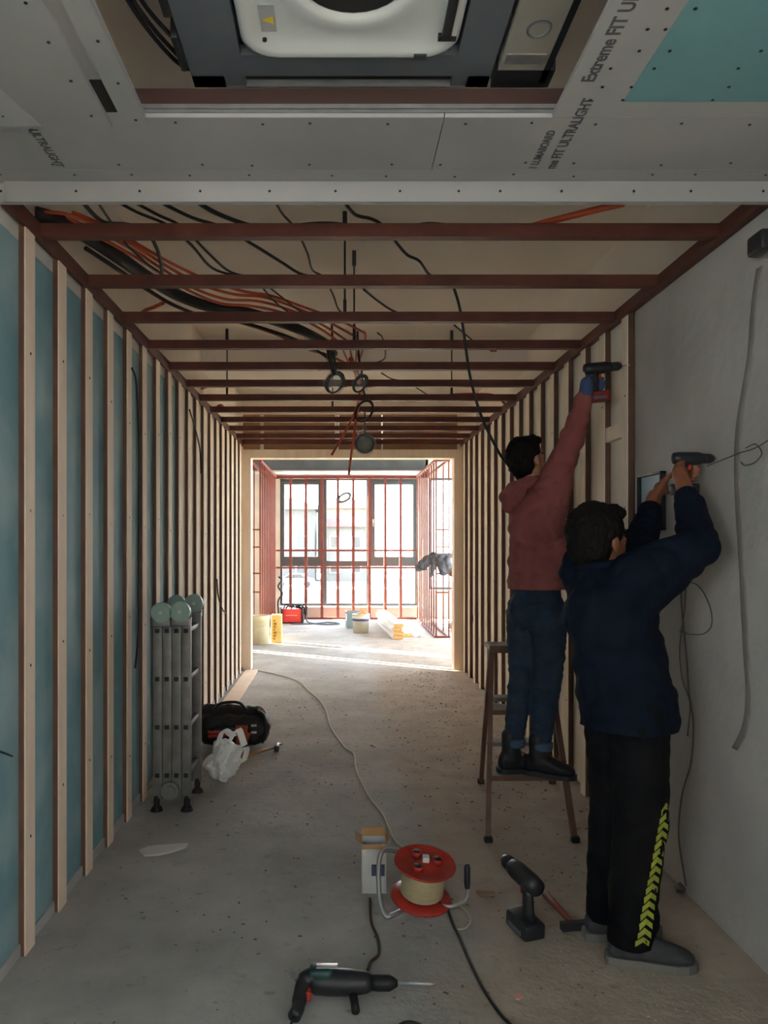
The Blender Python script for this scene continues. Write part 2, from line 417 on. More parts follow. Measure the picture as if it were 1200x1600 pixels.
for i in range(6): MB().box((4.55, 9.26+1.246*i, .4), (4.62, 9.32+1.246*i, 3.1)).build('mullion', M_frame, wG)
for i in range(5): MB().box((4.58, 9.325+1.246*i, .4), (4.586, 10.5+1.246*i, 3.1)).build('pane', M_glass, wG)

# wall behind the camera, with an unseen window added for fill daylight
wK = struct('wall_back', (0, -3.5, 0))
BX0, BX1, BZ0, BZ1 = -.15, .45, 1.2, 2.0
MB().box((-1.4, -3.6, 0), (BX0, -3.42, 2.8)).build('pier', M_plast, wK)
MB().box((BX1, -3.6, 0), (1.75, -3.42, 2.8)).build('pier', M_plast, wK)
MB().box((BX0, -3.6, 0), (BX1, -3.42, BZ0)).build('sill', M_plast, wK)
MB().box((BX0, -3.6, BZ1), (BX1, -3.42, 3.26)).build('lintel', M_plast, wK)
w3 = struct('window_3', (0, -3.5, BZ0))
for x in (BX0+.03, .15, BX1-.03): MB().box((x-.03, -3.54, BZ0), (x+.03, -3.48, BZ1)).build('mullion', M_frame, w3)
for a, b in ((BX0+.06, .12), (.18, BX1-.06)): MB().box((a, -3.515, BZ0), (b, -3.509, BZ1)).build('pane', M_glass, w3)

# ------------------------------------------------------------------ windows in the far wall
def window(name, xs, z0, z1, zt, y, sash):
    wdw = struct(name, (xs[0], y, z0))
    t = .05
    MB().box((xs[0], y-.04, z0), (xs[-1], y+.04, z0+t)).build('frame', M_frame, wdw)
    MB().box((xs[0], y-.04, z1-t), (xs[-1], y+.04, z1)).build('frame', M_frame, wdw)
    for i, x in enumerate(xs):
        hw = .045
        MB().box((x-hw if i else x, y-.045, z0+t), (x+hw if i < len(xs)-1 else x, y+.045, z1-t)).build('mullion', M_frame, wdw)
    for i in range(len(xs)-1):
        a = xs[i]+.045*(1 if i else 0.0); b = xs[i+1]-.045*(1 if i+1 < len(xs)-1 else 0)
        MB().box((a, y-.042, zt-.055), (b, y+.042, zt+.055)).build('transom', M_frame, wdw)
        s = .085 if sash[i] else .0
        if s:
            f = MB(); f.box((a, y-.06, zt+.055), (a+s, y+.03, z1-t)); f.box((b-s, y-.06, zt+.055), (b, y+.03, z1-t))
            f.box((a+s, y-.06, zt+.055), (b-s, y+.03, zt+.055+s)); f.box((a+s, y-.06, z1-t-s), (b-s, y+.03, z1-t)); f.build('sash', M_frame, wdw)
        MB().box((a+s, y-.004, zt+.055+s), (b-s, y+.002, z1-t-s)).build('pane', M_glass, wdw)
        MB().box((a, y-.004, z0+t), (b, y+.002, zt-.055)).build('pane', M_glass, wdw)
        if sash[i] == 2:
            h = MB(); h.box((a+.03, y-.075, 1.92), (a+.06, y-.06, 1.99)); h.bar((a+.045, y-.085, 1.97), (a+.045, y-.085, 1.84), .018, .012); h.build('handle', M_alu, wdw)
    return wdw
window('window_1', [-1.20, -.30, .60, 1.58], .23, 2.83, 1.09, YF+.1, [1, 0, 2])
window('window_2', [1.82, 3.0, 4.08], .56, 2.83, 1.25, YF+.1, [0, 0])
MB().box((-1.24, YF-.06, .20), (1.62, YF+.05, .225)).build('trim_3', M_white, kind='structure')

# ------------------------------------------------------------------ lowered plasterboard ceiling with the unit opening
sf = struct('ceiling_lowered', (0, 2, 2.72))
ZS = 2.72
OX0, OX1, OY0, OY1 = -.555, .61, 1.28, 2.20
def sboard(x0, x1, y0, y1, m=M_soff, z=ZS, t=.0125): return MB().box((x0, y0, z), (x1, y1, z+t)).build('plasterboard', m, sf)
sboard(-1.165, 1.49, 2.508, 2.60); sboard(-1.165, .30, OY1, 2.506); sboard(.303, 1.49, OY1, 2.506)
sboard(-1.165, OX0, -.2, OY1-.002); sboard(-1.165, OX0, -3.4, -.202); sboard(OX1, 1.49, -.2, OY1-.002); sboard(OX1, 1.49, -3.4, -.202)
sboard(OX0+.001, OX1-.001, -.2, OY0); sboard(OX0+.001, OX1-.001, -3.4, -.202)
# doubled boards left of the opening, with the groove between
sboard(-1.13, -.660, .3, 2.235, M_soff, ZS-.0127); sboard(-.620, OX0-.001, .3, OY1+.015, M_soff, ZS-.0127)
MB().box((-.658, 2.02, ZS-.002), (-.622, 2.17, ZS+.0005)).build('groove_gap', M_dark, sf)
M_tealc = mat('teal_board_ceiling', (.13, .29, .32), .8, 0, (.16, .33, .36), 3)
MB().box((.785, .9, ZS-.0015), (1.49, 2.12, ZS+.001)).build('bare_board', M_tealc, sf)
pt = MB(); pt.prism([(-1.12, 1.3, ZS-.0142), (-.96, 1.3, ZS-.0142), (-.93, 1.9, ZS-.0142), (-.86, 2.22, ZS-.0142), (-1.12, 2.22, ZS-.0142)], (0, 0, .0015)); pt.build('compound_patch', M_comp, sf)
MB().box((-1.165, 2.60, ZS-.068), (1.49, 2.613, ZS+.3)).build('fascia_board', M_comp, sf)
MB().box((-1.13, 2.585, ZS-.0695), (1.45, 2.5995, ZS-.001)).build('edge_strip', M_soff, sf)
sc_ = MB()
for x in [-1.1+.21*i for i in range(13)]:
    for y in (2.23, 2.47, 2.545):
        c = Vector((x+random.uniform(-.05, .05), y+random.uniform(-.01, .01), ZS-.0001)); sc_.cyl(c, c-Vector((0, 0, .0015)), .0045, n=8)
    c = Vector((x+random.uniform(-.05, .05), 2.584, ZS-.035)); sc_.cyl(c, c-Vector((0, .0015, 0)), .0045, n=8)
for y in (1.75, 1.82, 1.9, 1.97, 2.05, 2.11):
    for x in (.72, .80, 1.05, 1.3):
        c = Vector((x+random.uniform(-.03, .03), y, ZS-.0016)); sc_.cyl(c, c-Vector((0, 0, .0015)), .0045, n=8)
for y in (1.7, 1.86, 2.02, 2.17):
    for x in (-.58, -.70, -.95):
        c = Vector((x, y+random.uniform(-.02, .02), ZS-.0128)); sc_.cyl(c, c-Vector((0, 0, .0015)), .0045, n=8)
sc_.build('screw_heads', M_screw, sf, kind='stuff')
# metal profile and red beam at the far edge of the opening
pr = MB(); pr.box((OX0-.02, 2.205, ZS+.0130), (OX1+.02, 2.209, ZS+.042)); pr.box((OX0-.02, 2.199, ZS+.014), (OX1+.02, 2.205, ZS+.018)); pr.box((OX0-.02, 2.199, ZS+.026), (OX1+.02, 2.205, ZS+.029)); pr.build('metal_profile', M_alud, sf)
MB().box((OX0-.5, 2.225, ZS+.043), (OX1+.4, 2.28, ZS+.098)).build('trim_4', mat('dark_brown_steel', (.045, .02, .015), .6), kind='structure')
# printed lettering on the boards
def down(o, xd, yd): return frame(Vector(o), Vector(xd), Vector(yd), Vector((0, 0, -1)))
lettering('lettering', 'Extreme FIT ULTRALIGHT', .050, down((.672, 2.03, ZS-.001), (0, -1, 0), (-1, 0, 0)), M_ink, sf)
lettering('lettering', 'me FIT ULTRALIGHT', .044, down((.70, 2.50, ZS-.001), (0, -1, 0), (-1, 0, 0)), M_ink, sf)
lettering('lettering', '1 LUMABOARD', .034, down((.64, 2.50, ZS-.001), (0, -1, 0), (-1, 0, 0)), M_ink, sf)
lettering('lettering', 'ULTRALIGHT', .038, down((-.915, 2.262, ZS-.001), (0, 1, 0), (1, 0, 0)), M_ink, sf)

# ------------------------------------------------------------------ air conditioning cassette above the opening
M_cas = mat('cassette_sheet', (.13, .15, .185), .5, .3, (.16, .18, .21), 5)
ac = thing('air_conditioner', (0.03, 1.85, 2.87), 'grey ceiling cassette air conditioner with white drain pan in the ceiling opening', 'air conditioner')
ZA = EYE+1.36
cx0, cx1, cy0, cy1 = -.43, .44, 1.42, 2.29
fr = MB(); fr.box((cx0, cy0, ZA), (-.275, cy1, ZA+.03)); fr.box((.33, cy0, ZA), (cx1, cy1, ZA+.03)); fr.box((-.275, 2.14, ZA), (.33, 2.235, ZA+.03)); fr.box((-.275, cy0, ZA), (.33, 1.53, ZA+.03))
fr.box((cx0, 2.235, ZA), (-.335, cy1, ZA+.031)); fr.box((.375, 2.235, ZA), (cx1, cy1, ZA+.031)); fr.build('frame_plate', M_cas, ac)
MB().box((-.335, 2.2352, ZA+.02), (.375, cy1, ZA+.05)).build('air_outlet', M_dark, ac)
MB().box((-.335, cy1-.006, ZA-.001), (.375, cy1+.002, ZA+.02)).build('outlet_lip', M_alu, ac)
bd = MB(); bd.box((cx0+.02, cy0+.02, ZA+.05), (cx1-.02, cy1-.001, ZA+.27)); bd.build('casing', M_cas, ac)
def rrect(x0, x1, y0, y1, r, z, n=6):
    o = []
    for cx, cy, a0 in ((x1-r, y1-r, 0), (x0+r, y1-r, 90), (x0+r, y0+r, 180), (x1-r, y0+r, 270)):
        for k in range(n+1):
            a = math.radians(a0+90*k/n); o.append(Vector((cx+r*math.cos(a), cy+r*math.sin(a), z)))
    return o
px0, px1, py0, py1 = -.262, .318, 1.54, 2.13
pan = MB()
def circ(r, z, n=28, c=(.035, 1.83)):  # same point count and start as rrect
    return [Vector((c[0]+r*math.cos(2*PI*k/n+PI/28), c[1]+r*math.sin(2*PI*k/n+PI/28), z)) for k in range(n)]
pan.ring_loft([rrect(px0, px1, py0, py1, .09, ZA+.03), rrect(px0, px1, py0, py1, .09, ZA-.012), rrect(px0+.012, px1-.012, py0+.012, py1-.012, .085, ZA-.02),
    rrect(px0+.03, px1-.03, py0+.03, py1-.03, .075, ZA-.016), rrect(px0+.045, px1-.045, py0+.045, py1-.045, .07, ZA-.004),
    circ(.20, ZA-.006), circ(.165, ZA-.016), circ(.145, ZA-.008), circ(.14, ZA+.06)], cap=False)
pan.build('drain_pan', M_white, ac)
MB().lathe([(.139, 0), (.139, .1), (.0, .1)], Matrix.Translation((.035, 1.83, ZA+.0)), 28, False).build('fan_shaft', M_dark, ac)
hub = MB(); hub.lathe([(.0, 0), (.03, .002), (.05, .02), (.055, .06), (0, .06)], Matrix.Translation((.035, 1.83, ZA+.03)), 20)
for k in range(7):
    a = 2*PI*k/7; hub.bar((.035+.05*math.cos(a), 1.83+.05*math.sin(a), ZA+.06), (.035+.13*math.cos(a+.3), 1.83+.13*math.sin(a+.3), ZA+.07), .004, .04)
hub.build('fan', M_blk2, ac)
st = MB(); st.box((-.205, 1.93, ZA-.0075), (-.165, 2.03, ZA-.004)); st.build('label_sticker', M_comp, ac)
tri = MB(); tri.prism([(-.200, 1.985, ZA-.0085), (-.170, 1.97, ZA-.0085), (-.170, 2.0, ZA-.0085)], (0, 0, .0008)); tri.build('warning_triangle', mat('warning_yellow', (.75, .55, .05), .6), ac)
hk = MB(); hk.box((.27, 1.75, ZA-.03), (.295, 2.03, ZA-.012), c=.005); hk.box((.262, 2.03, ZA-.024), (.31, 2.045, ZA-.010)); hk.build('drain_plug', M_blk2, ac)
MB().box((.205, 2.105, ZA-.0225), (.24, 2.125, ZA-.018)).build('pan_clip', M_frame, ac)
MB().cyl((-.2, 2.06, ZA-.006), (-.2, 2.06, ZA-.012), .006).build('pan_screw', M_screw, ac)
wr = MB()
for s in (0, .012, .03):
    wr.tube(spline([(-.62+s, 1.55, ZA+.10), (-.58+s, 1.75, ZA+.06), (-.535+s, 2.0-s, ZA+.03), (-.47+s, 2.18-s*2, ZA+.015), (-.41, 2.24-s, ZA+.012)], 8), .006)
wr.build('power_wires', M_black, ac)
lg = MB(); lg.box((-.452, 2.05, ZA-.01), (-.432, 2.20, ZA+.05), c=.004); lg.box((-.455, 1.90, ZA), (-.432, 1.99, ZA+.04), c=.004); lg.build('mounting_lug', M_blk2, ac)
bx = thing('electrical_box', (.56, 1.85, 2.9), 'pale metal control box with round knockout beside the ceiling unit', 'control box')
MB().box((.455, 1.45, ZA-.005), (.585, 2.20, ZA+.09)).build('cover', mat('warm_grey_sheet', (.36, .34, .31), .5, .3, (.42, .40, .36), 6), bx)
ko = MB(); ko.tube([(.525+.03*math.cos(a*PI/10), 2.02+.035*math.sin(a*PI/10), ZA-.006) for a in range(20)], .003, 6, True); ko.build('knockout_ring', M_cas, bx)
MB().box((.465, 2.125, ZA-.008), (.575, 2.165, ZA-.005)).build('label_plate', M_alu, bx)
MB().box((.45, 2.2, ZA-.004), (.62, 2.285, ZA+.09)).build('terminal_cover', M_blk2, bx)
MB().box((.586, 1.45, ZA-.004), (.605, 2.26, ZA+.09)).build('side_flange', M_blk2, bx)

# ------------------------------------------------------------------ steel ceiling frame
cf = thing('ceiling_frame', (0.15, 6, 2.66), 'red oxide steel frame of cross beams between the two walls overhead', 'ceiling frame')
by = [2.93+.56*i for i in range(12)]
for y in by:
    if y+.045 > YW-.03: y = YW-.07
    MB().box((-1.14, y, 2.671), (1.45, y+.042, 2.722)).build('beam', M_red, cf)
MB().box((-1.205, 2.62, 2.665), (-1.14, YW-.001, 2.722)).build('side_rail', M_red, cf)
MB().box((1.45, 2.62, 2.665), (1.515, YW-.001, 2.722)).build('side_rail', M_red, cf)
lp = MB(); lp.box((-1.15, 2.62, 2.650), (-1.135, YW-.001, 2.665)); lp.build('lower_lip', M_red, cf)
lp = MB(); lp.box((1.435, 2.62, 2.650), (1.450, YW-.001, 2.665)); lp.build('lower_lip', M_red, cf)

# ------------------------------------------------------------------ red steel partitions and window grid in the far room
def post(p, q, wd, nm, par, m=M_redb): return MB().bar(p, q, wd, wd).build(nm, m, par)
g = thing('window_grid', (.15, 15.2, 0), 'red steel grid of uprights standing in front of the big window', 'steel frame')
YG = 15.2
for px in (454, 478, 503, 528, 552, 577, 602, 626):
    x = (px-530)*YG/1200; MB().box((x-.027, YG-.02, .04), (x+.027, YG+.02, 2.78)).build('upright', M_redb, g)
for z in (1.02, 1.36): MB().box((-1.25, YG-.045, z-.018), (1.55, YG-.021, z+.018)).build('cross_rail', M_redb, g)
MB().box((-1.27, YG-.03, 2.78), (1.55, YG+.03, 2.84)).build('top_rail', M_redb, g)
MB().box((-1.27, YG-.03, 0), (1.55, YG+.03, .04)).build('bottom_rail', M_redb, g)
def partition(x, x2, y0, y1, n, side, label):
    t = thing('partition_frame', (x, y0, 0), label, 'steel frame', None)
    ht = .012 if side > 0 else .011
    for k in range(n):
        y = y0+(y1-y0)*k/(n-1)
        MB().box((x-ht, y-.018, .03), (x+ht, y+.018, 2.80)).build('stud', M_redb, t)
        if k in (0, 2, 5): MB().box((x2-.009, y-.014, .03), (x2+.009, y+.014, 2.80)).build('stud', M_redb, t)
    for z0, z1 in ((0, .03), (2.80, 2.84)):
        MB().box((x-.025, y0-.02, z0), (x+.025, y1+.02, z1)).build('track', M_redb, t)
        MB().box((x2-.02, y0-.02, z0), (x2+.02, y1+.02, z1)).build('track', M_redb, t)
        MB().box((min(x, x2)+.026, y0-.015, z0), (max(x, x2)-.021, y0+.02, z1)).build('end_bar', M_redb, t)
    for z in (.72, 1.02, 1.44, 1.72): MB().box((min(x, x2)+.01, y0-.012, z-.012), (max(x, x2)-.01, y0+.012, z+.012)).build('rung', M_redb, t)
    return t
partition(-1.262, -1.43, 12.3, 15.1, 10, 1, 'tall red steel stud partition on the left of the far room')
partition(1.54, 1.74, 12.2, 15.1, 10, -1, 'tall red steel stud partition on the right of the far room with jacket hung on it')

# ------------------------------------------------------------------ tools
def driver(t, o, fwd, up, batt=M_blk2, sc=1.0, bit=.06, body=M_blk2):
    f, u, r = axes(fwd, up); M = frame(Vector(o), f*sc, u.cross(f)*sc, u*sc)
    def T(mb, nm, m, par=t):
        mb.v = [tuple(M @ Vector(v)) for v in mb.v]; return mb.build(nm, m, par)
    b = MB(); b.lathe([(.012, -.085), (.026, -.08), (.030, -.05), (.030, .03), (.026, .055), (.023, .06)], Matrix.Rotation(PI/2, 4, 'Y'), 18); T(b, 'motor_housing', body)
    b = MB(); b.lathe([(.021, .06), (.023, .065), (.023, .09), (.014, .108), (.008, .112)], Matrix.Rotation(PI/2, 4, 'Y'), 16); ck = T(b, 'chuck', M_blk2)
    b = MB(); b.cyl((.11, 0, 0), (.112+bit, 0, 0), .0032, n=8); T(b, 'bit', M_alu, ck)
    b = MB(); b.ring_loft([[Vector((x0+(hx*math.cos(a)), hy*math.sin(a), z)) for a in [2*PI*k/12 for k in range(12)]] for x0, hx, hy, z in ((-.03, .024, .017, -.015), (-.034, .020, .016, -.05), (-.04, .021, .016, -.09), (-.044, .026, .02, -.118))]); T(b, 'handle', body)
    b = MB(); b.box((-.012, -.007, -.055), (.002, .007, -.03), c=.003); T(b, 'trigger', mat('tool_red', (.40, .03, .02), .4))
    b = MB(); b.box((-.085, -.036, -.17), (.03, .036, -.118), c=.008); bt = T(b, 'battery', batt)
    b = MB(); b.box((-.06, -.038, -.16), (.01, .038, -.145), c=.002); T(b, 'battery_latch', mat('tool_grey', (.12, .12, .125), .5), bt)
    return t
M_bred = mat('battery_red', (.20, .02, .02), .45)
M_bgreen = mat('tool_teal', (.01, .045, .045), .4)

# ------------------------------------------------------------------ people
def foot(mb, ankle, toe, L=.27, W=.05, h=.085, z0=0.0):
    """shoe last: ankle above heel, toe direction in plan"""
    d = Vector((toe[0], toe[1], 0)).normalized(); r = Vector((d.y, -d.x, 0)); a = Vector((ankle[0], ankle[1], z0))
    rings = []
    for s, wd, hh in ((-.075, .026, .05), (-.06, .034, .082), (-.02, .040, .098), (.03, .042, .092), (.08, .047, .072), (.12, .051, .056), (.155, .047, .045), (.182, .034, .034), (.195, .015, .022)):
        c = a+d*(s*L/.27); ring = []
        for k in range(14):
            t = 2*PI*k/14; y = math.cos(t); z = math.sin(t)
            ring.append(c+r*(wd*y)+Vector((0, 0, .012+hh*.5+hh*.5*z if z > -.35 else .012)))
        rings.append(ring)
    mb.ring_loft(rings)
def sole(mb, ankle, toe, L=.27, z0=0.0, h=.022):
    d = Vector((toe[0], toe[1], 0)).normalized(); r = Vector((d.y, -d.x, 0)); a = Vector((ankle[0], ankle[1], z0))
    pr_ = [(-.085, .02), (-.075, .034), (-.04, .042), (.02, .042), (.08, .050), (.13, .053), (.17, .044), (.195, .026), (.205, .008)]
    pts = [a+d*(s*L/.27)+r*wv for s, wv in pr_]+[a+d*(s*L/.27)-r*wv for s, wv in pr_[::-1]]
    mb.prism(pts, (0, 0, h))
def hand(mb, wrist, fd, pn, thumb, curl=(50, 70, 50), sc=1.0, splay=0.0, grow=0.0):
    """wrist position, finger direction, palm normal, thumb-side sign; five separate fingers curled towards the palm"""
    f = Vector(fd).normalized(); n = Vector(pn); n = (n-f*n.dot(f)).normalized(); t = f.cross(n)*thumb; W = Vector(wrist)
    for k in (-1.5, -.5, .5, 1.5):
        mb.cap(W+f*.012*sc+t*.011*k*sc, .017*sc+grow, W+f*.082*sc+t*.0195*k*sc, .0125*sc+grow)
    mb.sph(W+f*.045*sc+n*.006*sc, .03*sc)
    for k, L in ((1.5, .9), (.5, 1.0), (-.5, .95), (-1.5, .76)):
        p = W+f*.088*sc+t*.0205*k*sc; d = (f+t*splay*k*.1).normalized(); r = .0092*sc+grow
        for seg, cu in zip((.043, .028, .022), curl):
            a = math.radians(cu); d = (d*math.cos(a)+n*math.sin(a)).normalized() if seg == .043 else (Matrix.Rotation(a, 3, d.cross(n).normalized()) @ d if d.cross(n).length > 1e-3 else d)
            n2 = n
            q = p+d*seg*L*sc; mb.cap(p, r, q, r*.93, n=10); p = q; r *= .93
            n = Matrix.Rotation(a, 3, f.cross(Vector(pn)).normalized()) @ n if False else n
    p = W+f*.02*sc+t*.026*sc+n*.004; q = W+f*.055*sc+t*.048*sc+n*.022*sc; e = q+(f*.6+n*.8-t*.15).normalized()*.034*sc
    mb.cap(p, .0135*sc+grow, q, .0105*sc+grow, n=10); mb.cap(q, .0105*sc+grow, e, .0088*sc+grow, n=10)
def head(mb, c, fwd, up, s=1.0):
    f, u, r = axes(fwd, up); c = Vector(c); R = Matrix((r, f, u)).transposed()
    def pt(x, y, z): return c+(r*x+f*y+u*z)*s
    mb.sph(pt(0, -.012, .02), (.076*s, .094*s, .092*s), R, 20, 14)       # cranium
    mb.sph(pt(0, .025, -.035), (.062*s, .068*s, .078*s), R, 18, 12)      # face
    mb.sph(pt(0, .058, -.093), (.028*s, .026*s, .022*s), R)              # chin
    for k in (-1, 1):
        mb.cap(pt(.045*k, .0, -.075), .024*s, pt(.018*k, .055, -.098), .02*s)   # jaw
        mb.sph(pt(.036*k, .062, -.012), (.022*s, .016*s, .014*s), R)     # cheekbone
        mb.sph(pt(.079*k, -.008, -.018), (.008*s, .018*s, .030*s), R)    # ear
        mb.cap(pt(.012*k, .083, .022), .009*s, pt(.045*k, .070, .020), .008*s)  # brow
    mb.cap(pt(0, .085, .005), .009*s, pt(0, .108, -.028), .012*s)        # nose
    mb.sph(pt(.012, .096, -.032), .008*s); mb.sph(pt(-.012, .096, -.032), .008*s)
    mb.cap(pt(-.018, .083, -.056), .0075*s, pt(.018, .083, -.056), .0075*s); mb.cap(pt(-.015, .081, -.068), .008*s, pt(.015, .081, -.068), .008*s)
    return pt, R
def face_bits(root_body, pt, R, s):
    for k in (-1, 1): e = MB(); e.sph(pt(.031*k, .076, .004), (.013*s, .008*s, .008*s), R); e.build('eye', mat('eye_dark', (.05, .035, .03), .2), root_body)
def hair(name, pt, R, s, m, parent, long_=0.0):
    h = MB(); h.sph(pt(0, -.022, .035), (.086*s, .098*s, .090*s), R, 20, 14); h.sph(pt(0, -.05, -.02), (.074*s, .068*s, .075*s), R, 18, 12)
    h.sph(pt(0, .045, .085), (.055*s, .045*s, .028*s), R); h.sph(pt(.03, .068, .078), (.03*s, .022*s, .022*s), R)
    return remesh(h, name, m, parent, .008, 3, disp=.006, dscale=26)

M_jean = mat('dark_denim', (.014, .026, .048), .85, 0, (.022, .04, .068), 14, bump=.3, bscale=90)
M_hood = mat('dusty_pink_sweat', (.22, .060, .057), .9, 0, (.27, .08, .074), 7, bump=.15, bscale=60)
M_hair = mat('black_hair', (.005, .004, .004), .7, 0, (.010, .008, .007), 40, bump=.5, bscale=90, stretch=(1, 1, .2), spec=.12)
M_navy = mat('navy_jacket_cloth', (.004, .007, .015), .85, 0, (.006, .010, .022), 8, bump=.1, bscale=50, spec=.12)
M_trou = mat('black_trousers_cloth', (.004, .004, .005), .8, 0, (.007, .007, .008), 9, bump=.1, spec=.12)
M_shoeg = mat('grey_running_shoe', (.035, .037, .042), .8, 0, (.055, .057, .062), 20, bump=.2)
M_sole = mat('pale_rubber_sole', (.16, .155, .14), .7)
M_glove = mat('blue_work_glove', (.03, .06, .15), .7, 0, (.045, .085, .19), 12, bump=.2)

def shirt_arm(mb, a, b, c, ra, rb, rc):
    mb.cap(a, ra, b, rb); mb.cap(b, rb, c, rc)

# --- person on the ladder
SZ = .302
p1 = thing('person', (1.0, 4.0, SZ), 'person in dusty pink hoodie and jeans standing on the stepladder reaching up with a drill', 'person')
f1 = Vector((.85, .5, 0)).normalized(); r1 = Vector((.5, -.85, 0)).normalized()
aR, aL = Vector((1.035, 3.975, SZ+.10)), Vector((.905, 4.03, SZ+.10))
kR, kL = Vector((1.085, 3.985, .79)), Vector((.965, 4.05, .80))
hR, hL = Vector((1.085, 3.96, 1.11)), Vector((.985, 4.10, 1.11))
sR, sL = Vector((1.105, 3.89, 1.79)), Vector((.955, 4.15, 1.745))
eR, wR_ = Vector((1.180, 3.90, 2.03)), Vector((1.238, 3.838, 2.262))
eL, wL_ = Vector((1.20, 4.24, 1.54)), Vector((1.365, 4.21, 1.47))
HC1, HF1, HU1 = Vector((.992, 4.05, 1.948)), Vector((.82, .46, .30)), Vector((-.25, -.12, 1))
bd = MB()
for a, k, h in ((aR, kR, hR), (aL, kL, hL)):
    bd.cap(a, .036, k, .052); bd.cap(k, .052, h, .078); bd.cap(a, .036, a+Vector((.07, .0, -.045)), .032)
bd.sph((1.035, 4.03, 1.14), (.14, .13, .12)); bd.cap((1.035, 4.03, 1.2), .115, (1.04, 4.03, 1.5), .125); bd.sph((1.04, 4.02, 1.6), (.13, .15, .17))
bd.cap((1.04, 4.02, 1.72), .06, (1.0, 4.045, 1.87), .052)
for sh, el, wr_ in ((sR, eR, wR_), (sL, eL, wL_)): bd.cap(sh, .052, el, .042); bd.cap(el, .042, wr_, .027)
pt1, R1 = head(bd, HC1, HF1, HU1)
bd.sph(sR, .06); bd.sph(sL, .06)
UPH = (wR_-eR).normalized()
GW1 = Vector((1.238, 3.838, 2.30)); GF = (.35, .93, .05); GN = (.93, -.35, 0)
bd.cap(wR_, .028, GW1, .026); hand(bd, GW1, GF, GN, -1, (62, 75, 45))
hand(bd, wL_, (.75, .1, .3), (.3, .0, -.9), -1, (12, 15, 15))
body1 = remesh(bd, 'body', M_skin, p1, .0065, 3)
face_bits(body1, pt1, R1, 1.0)
hair('hair', pt1, R1, 1.0, M_hair, p1)
j = MB()
for a, k, h in ((aR, kR, hR), (aL, kL, hL)):
    a2 = a.lerp(k, .22); j.cap(a2, .054, k, .072); j.cap(k, .072, h, .097); j.cap(a2+Vector((0, 0, -.03)), .05, a2, .055)
j.sph((1.035, 4.03, 1.15), (.155, .145, .13)); j.cap((1.035, 4.03, 1.16), .13, (1.035, 4.03, 1.27), .125)
jn = remesh(j, 'jeans', M_jean, p1, .010, 5, disp=.006, dscale=9, anis=(1, 1, 2.2))
for a, k in ((aR, kR), (aL, kL)):
    c = a.lerp(k, .22)+Vector((0, 0, -.055)); tb = MB(); tb.tube([c, c+Vector((0, 0, .012)), c+Vector((0, 0, .035)), c+Vector((0, 0, .045))], [.056, .060, .060, .056], 18); tb.build('rolled_cuff', mat('denim_inside', (.06, .09, .14), .9), jn)
h = MB()
h.cap((1.035, 4.03, 1.16), .150, (1.035, 4.03, 1.30), .156); h.cap((1.035, 4.03, 1.34), .150, (1.035, 4.03, 1.50), .142); h.sph((1.035, 4.02, 1.62), (.148, .172, .19))
h.cap(sR+Vector((-.03, .03, -.03)), .088, eR, .062); h.cap(eR, .062, wR_+(eR-wR_)*.12, .043); h.sph(sR+Vector((0, 0, .0)), .08)
h.cap((1.05, 3.97, 1.62), .13, sR, .08)
shirt_arm(h, sL, eL, wL_+(eL-wL_)*.15, .085, .064, .045); h.sph((1.01, 4.05, 1.76), (.10, .11, .06)); h.sph((1.11, 4.03, 1.45), (.115, .13, .16))
hood = remesh(h, 'hoodie', M_hood, p1, .010, 6, disp=.010, dscale=7, anis=(1, 1, 1.6), cutz=1.262)
hb = MB(); hb.sph((.925, 4.02, 1.77), (.065, .10, .055)); hb.cap((.925, 3.98, 1.745), .045, (.895, 4.02, 1.69), .035); hb.sph((.90, 4.05, 1.735), (.04, .075, .05)); hb.cap((.95, 3.97, 1.80), .04, (1.02, 3.96, 1.82), .03)
remesh(hb, 'hood', M_hood, hood, .008, 4, disp=.010, dscale=14)
bt = MB(); toeR, toeL = (.8, -.42), (.9, .15)
for a, t in ((aR, toeR), (aL, toeL)):
    s_ = MB(); foot(s_, a, t, .25, z0=SZ+.012); s_.cap(a+Vector((0, 0, -.03)), .05, a+Vector((-.005, 0, .085)), .050)
    so = remesh(s_, 'boot', M_black, p1, .008, 3); q = MB(); sole(q, a, t, .25, SZ, .024); q.build('sole', M_blk2, so)
gl = MB(); hand(gl, GW1, GF, GN, -1, (62, 75, 45), grow=.0035); gl.cap(wR_-UPH*.02, .036, GW1, .034)
remesh(gl, 'glove', M_glove, p1, .006, 2)
t = thing('cordless_drill', (1.28, 3.87, 2.30), 'black cordless drill with dark red battery held up against the wall studs', 'drill')
driver(t, (1.315, 3.875, 2.385), (1, .02, .10), (-.10, .0, 1), M_bred, 1.0, .04)

# --- person at the plaster wall
p2 = thing('person', (1.05, 2.8, 0), 'person in navy jacket and black trousers at the grey plaster wall, both arms raised', 'person')
aR, aL = Vector((1.045, 2.745, .10)), Vector((1.02, 2.93, .10))
kR, kL = Vector((1.075, 2.74, .54)), Vector((1.045, 2.92, .53))
hR, hL = Vector((1.075, 2.74, .92)), Vector((1.02, 2.90, .92))
sR, sL = Vector((1.055, 2.70, 1.385)), Vector((.94, 2.94, 1.40))
eR, wR_ = Vector((1.285, 2.74, 1.49)), Vector((1.322, 2.955, 1.735))
eL, wL_ = Vector((1.215, 3.10, 1.50)), Vector((1.335, 3.25, 1.70))
HC2, HF2, HU2 = Vector((.965, 2.845, 1.518)), Vector((.86, .42, .12)), Vector((-.12, -.06, 1))
bd = MB()
for a, k, hh in ((aR, kR, hR), (aL, kL, hL)):
    bd.cap(a, .04, k, .058); bd.cap(k, .058, hh, .088); bd.cap(a, .038, a+Vector((.08, -.01, -.04)), .032)
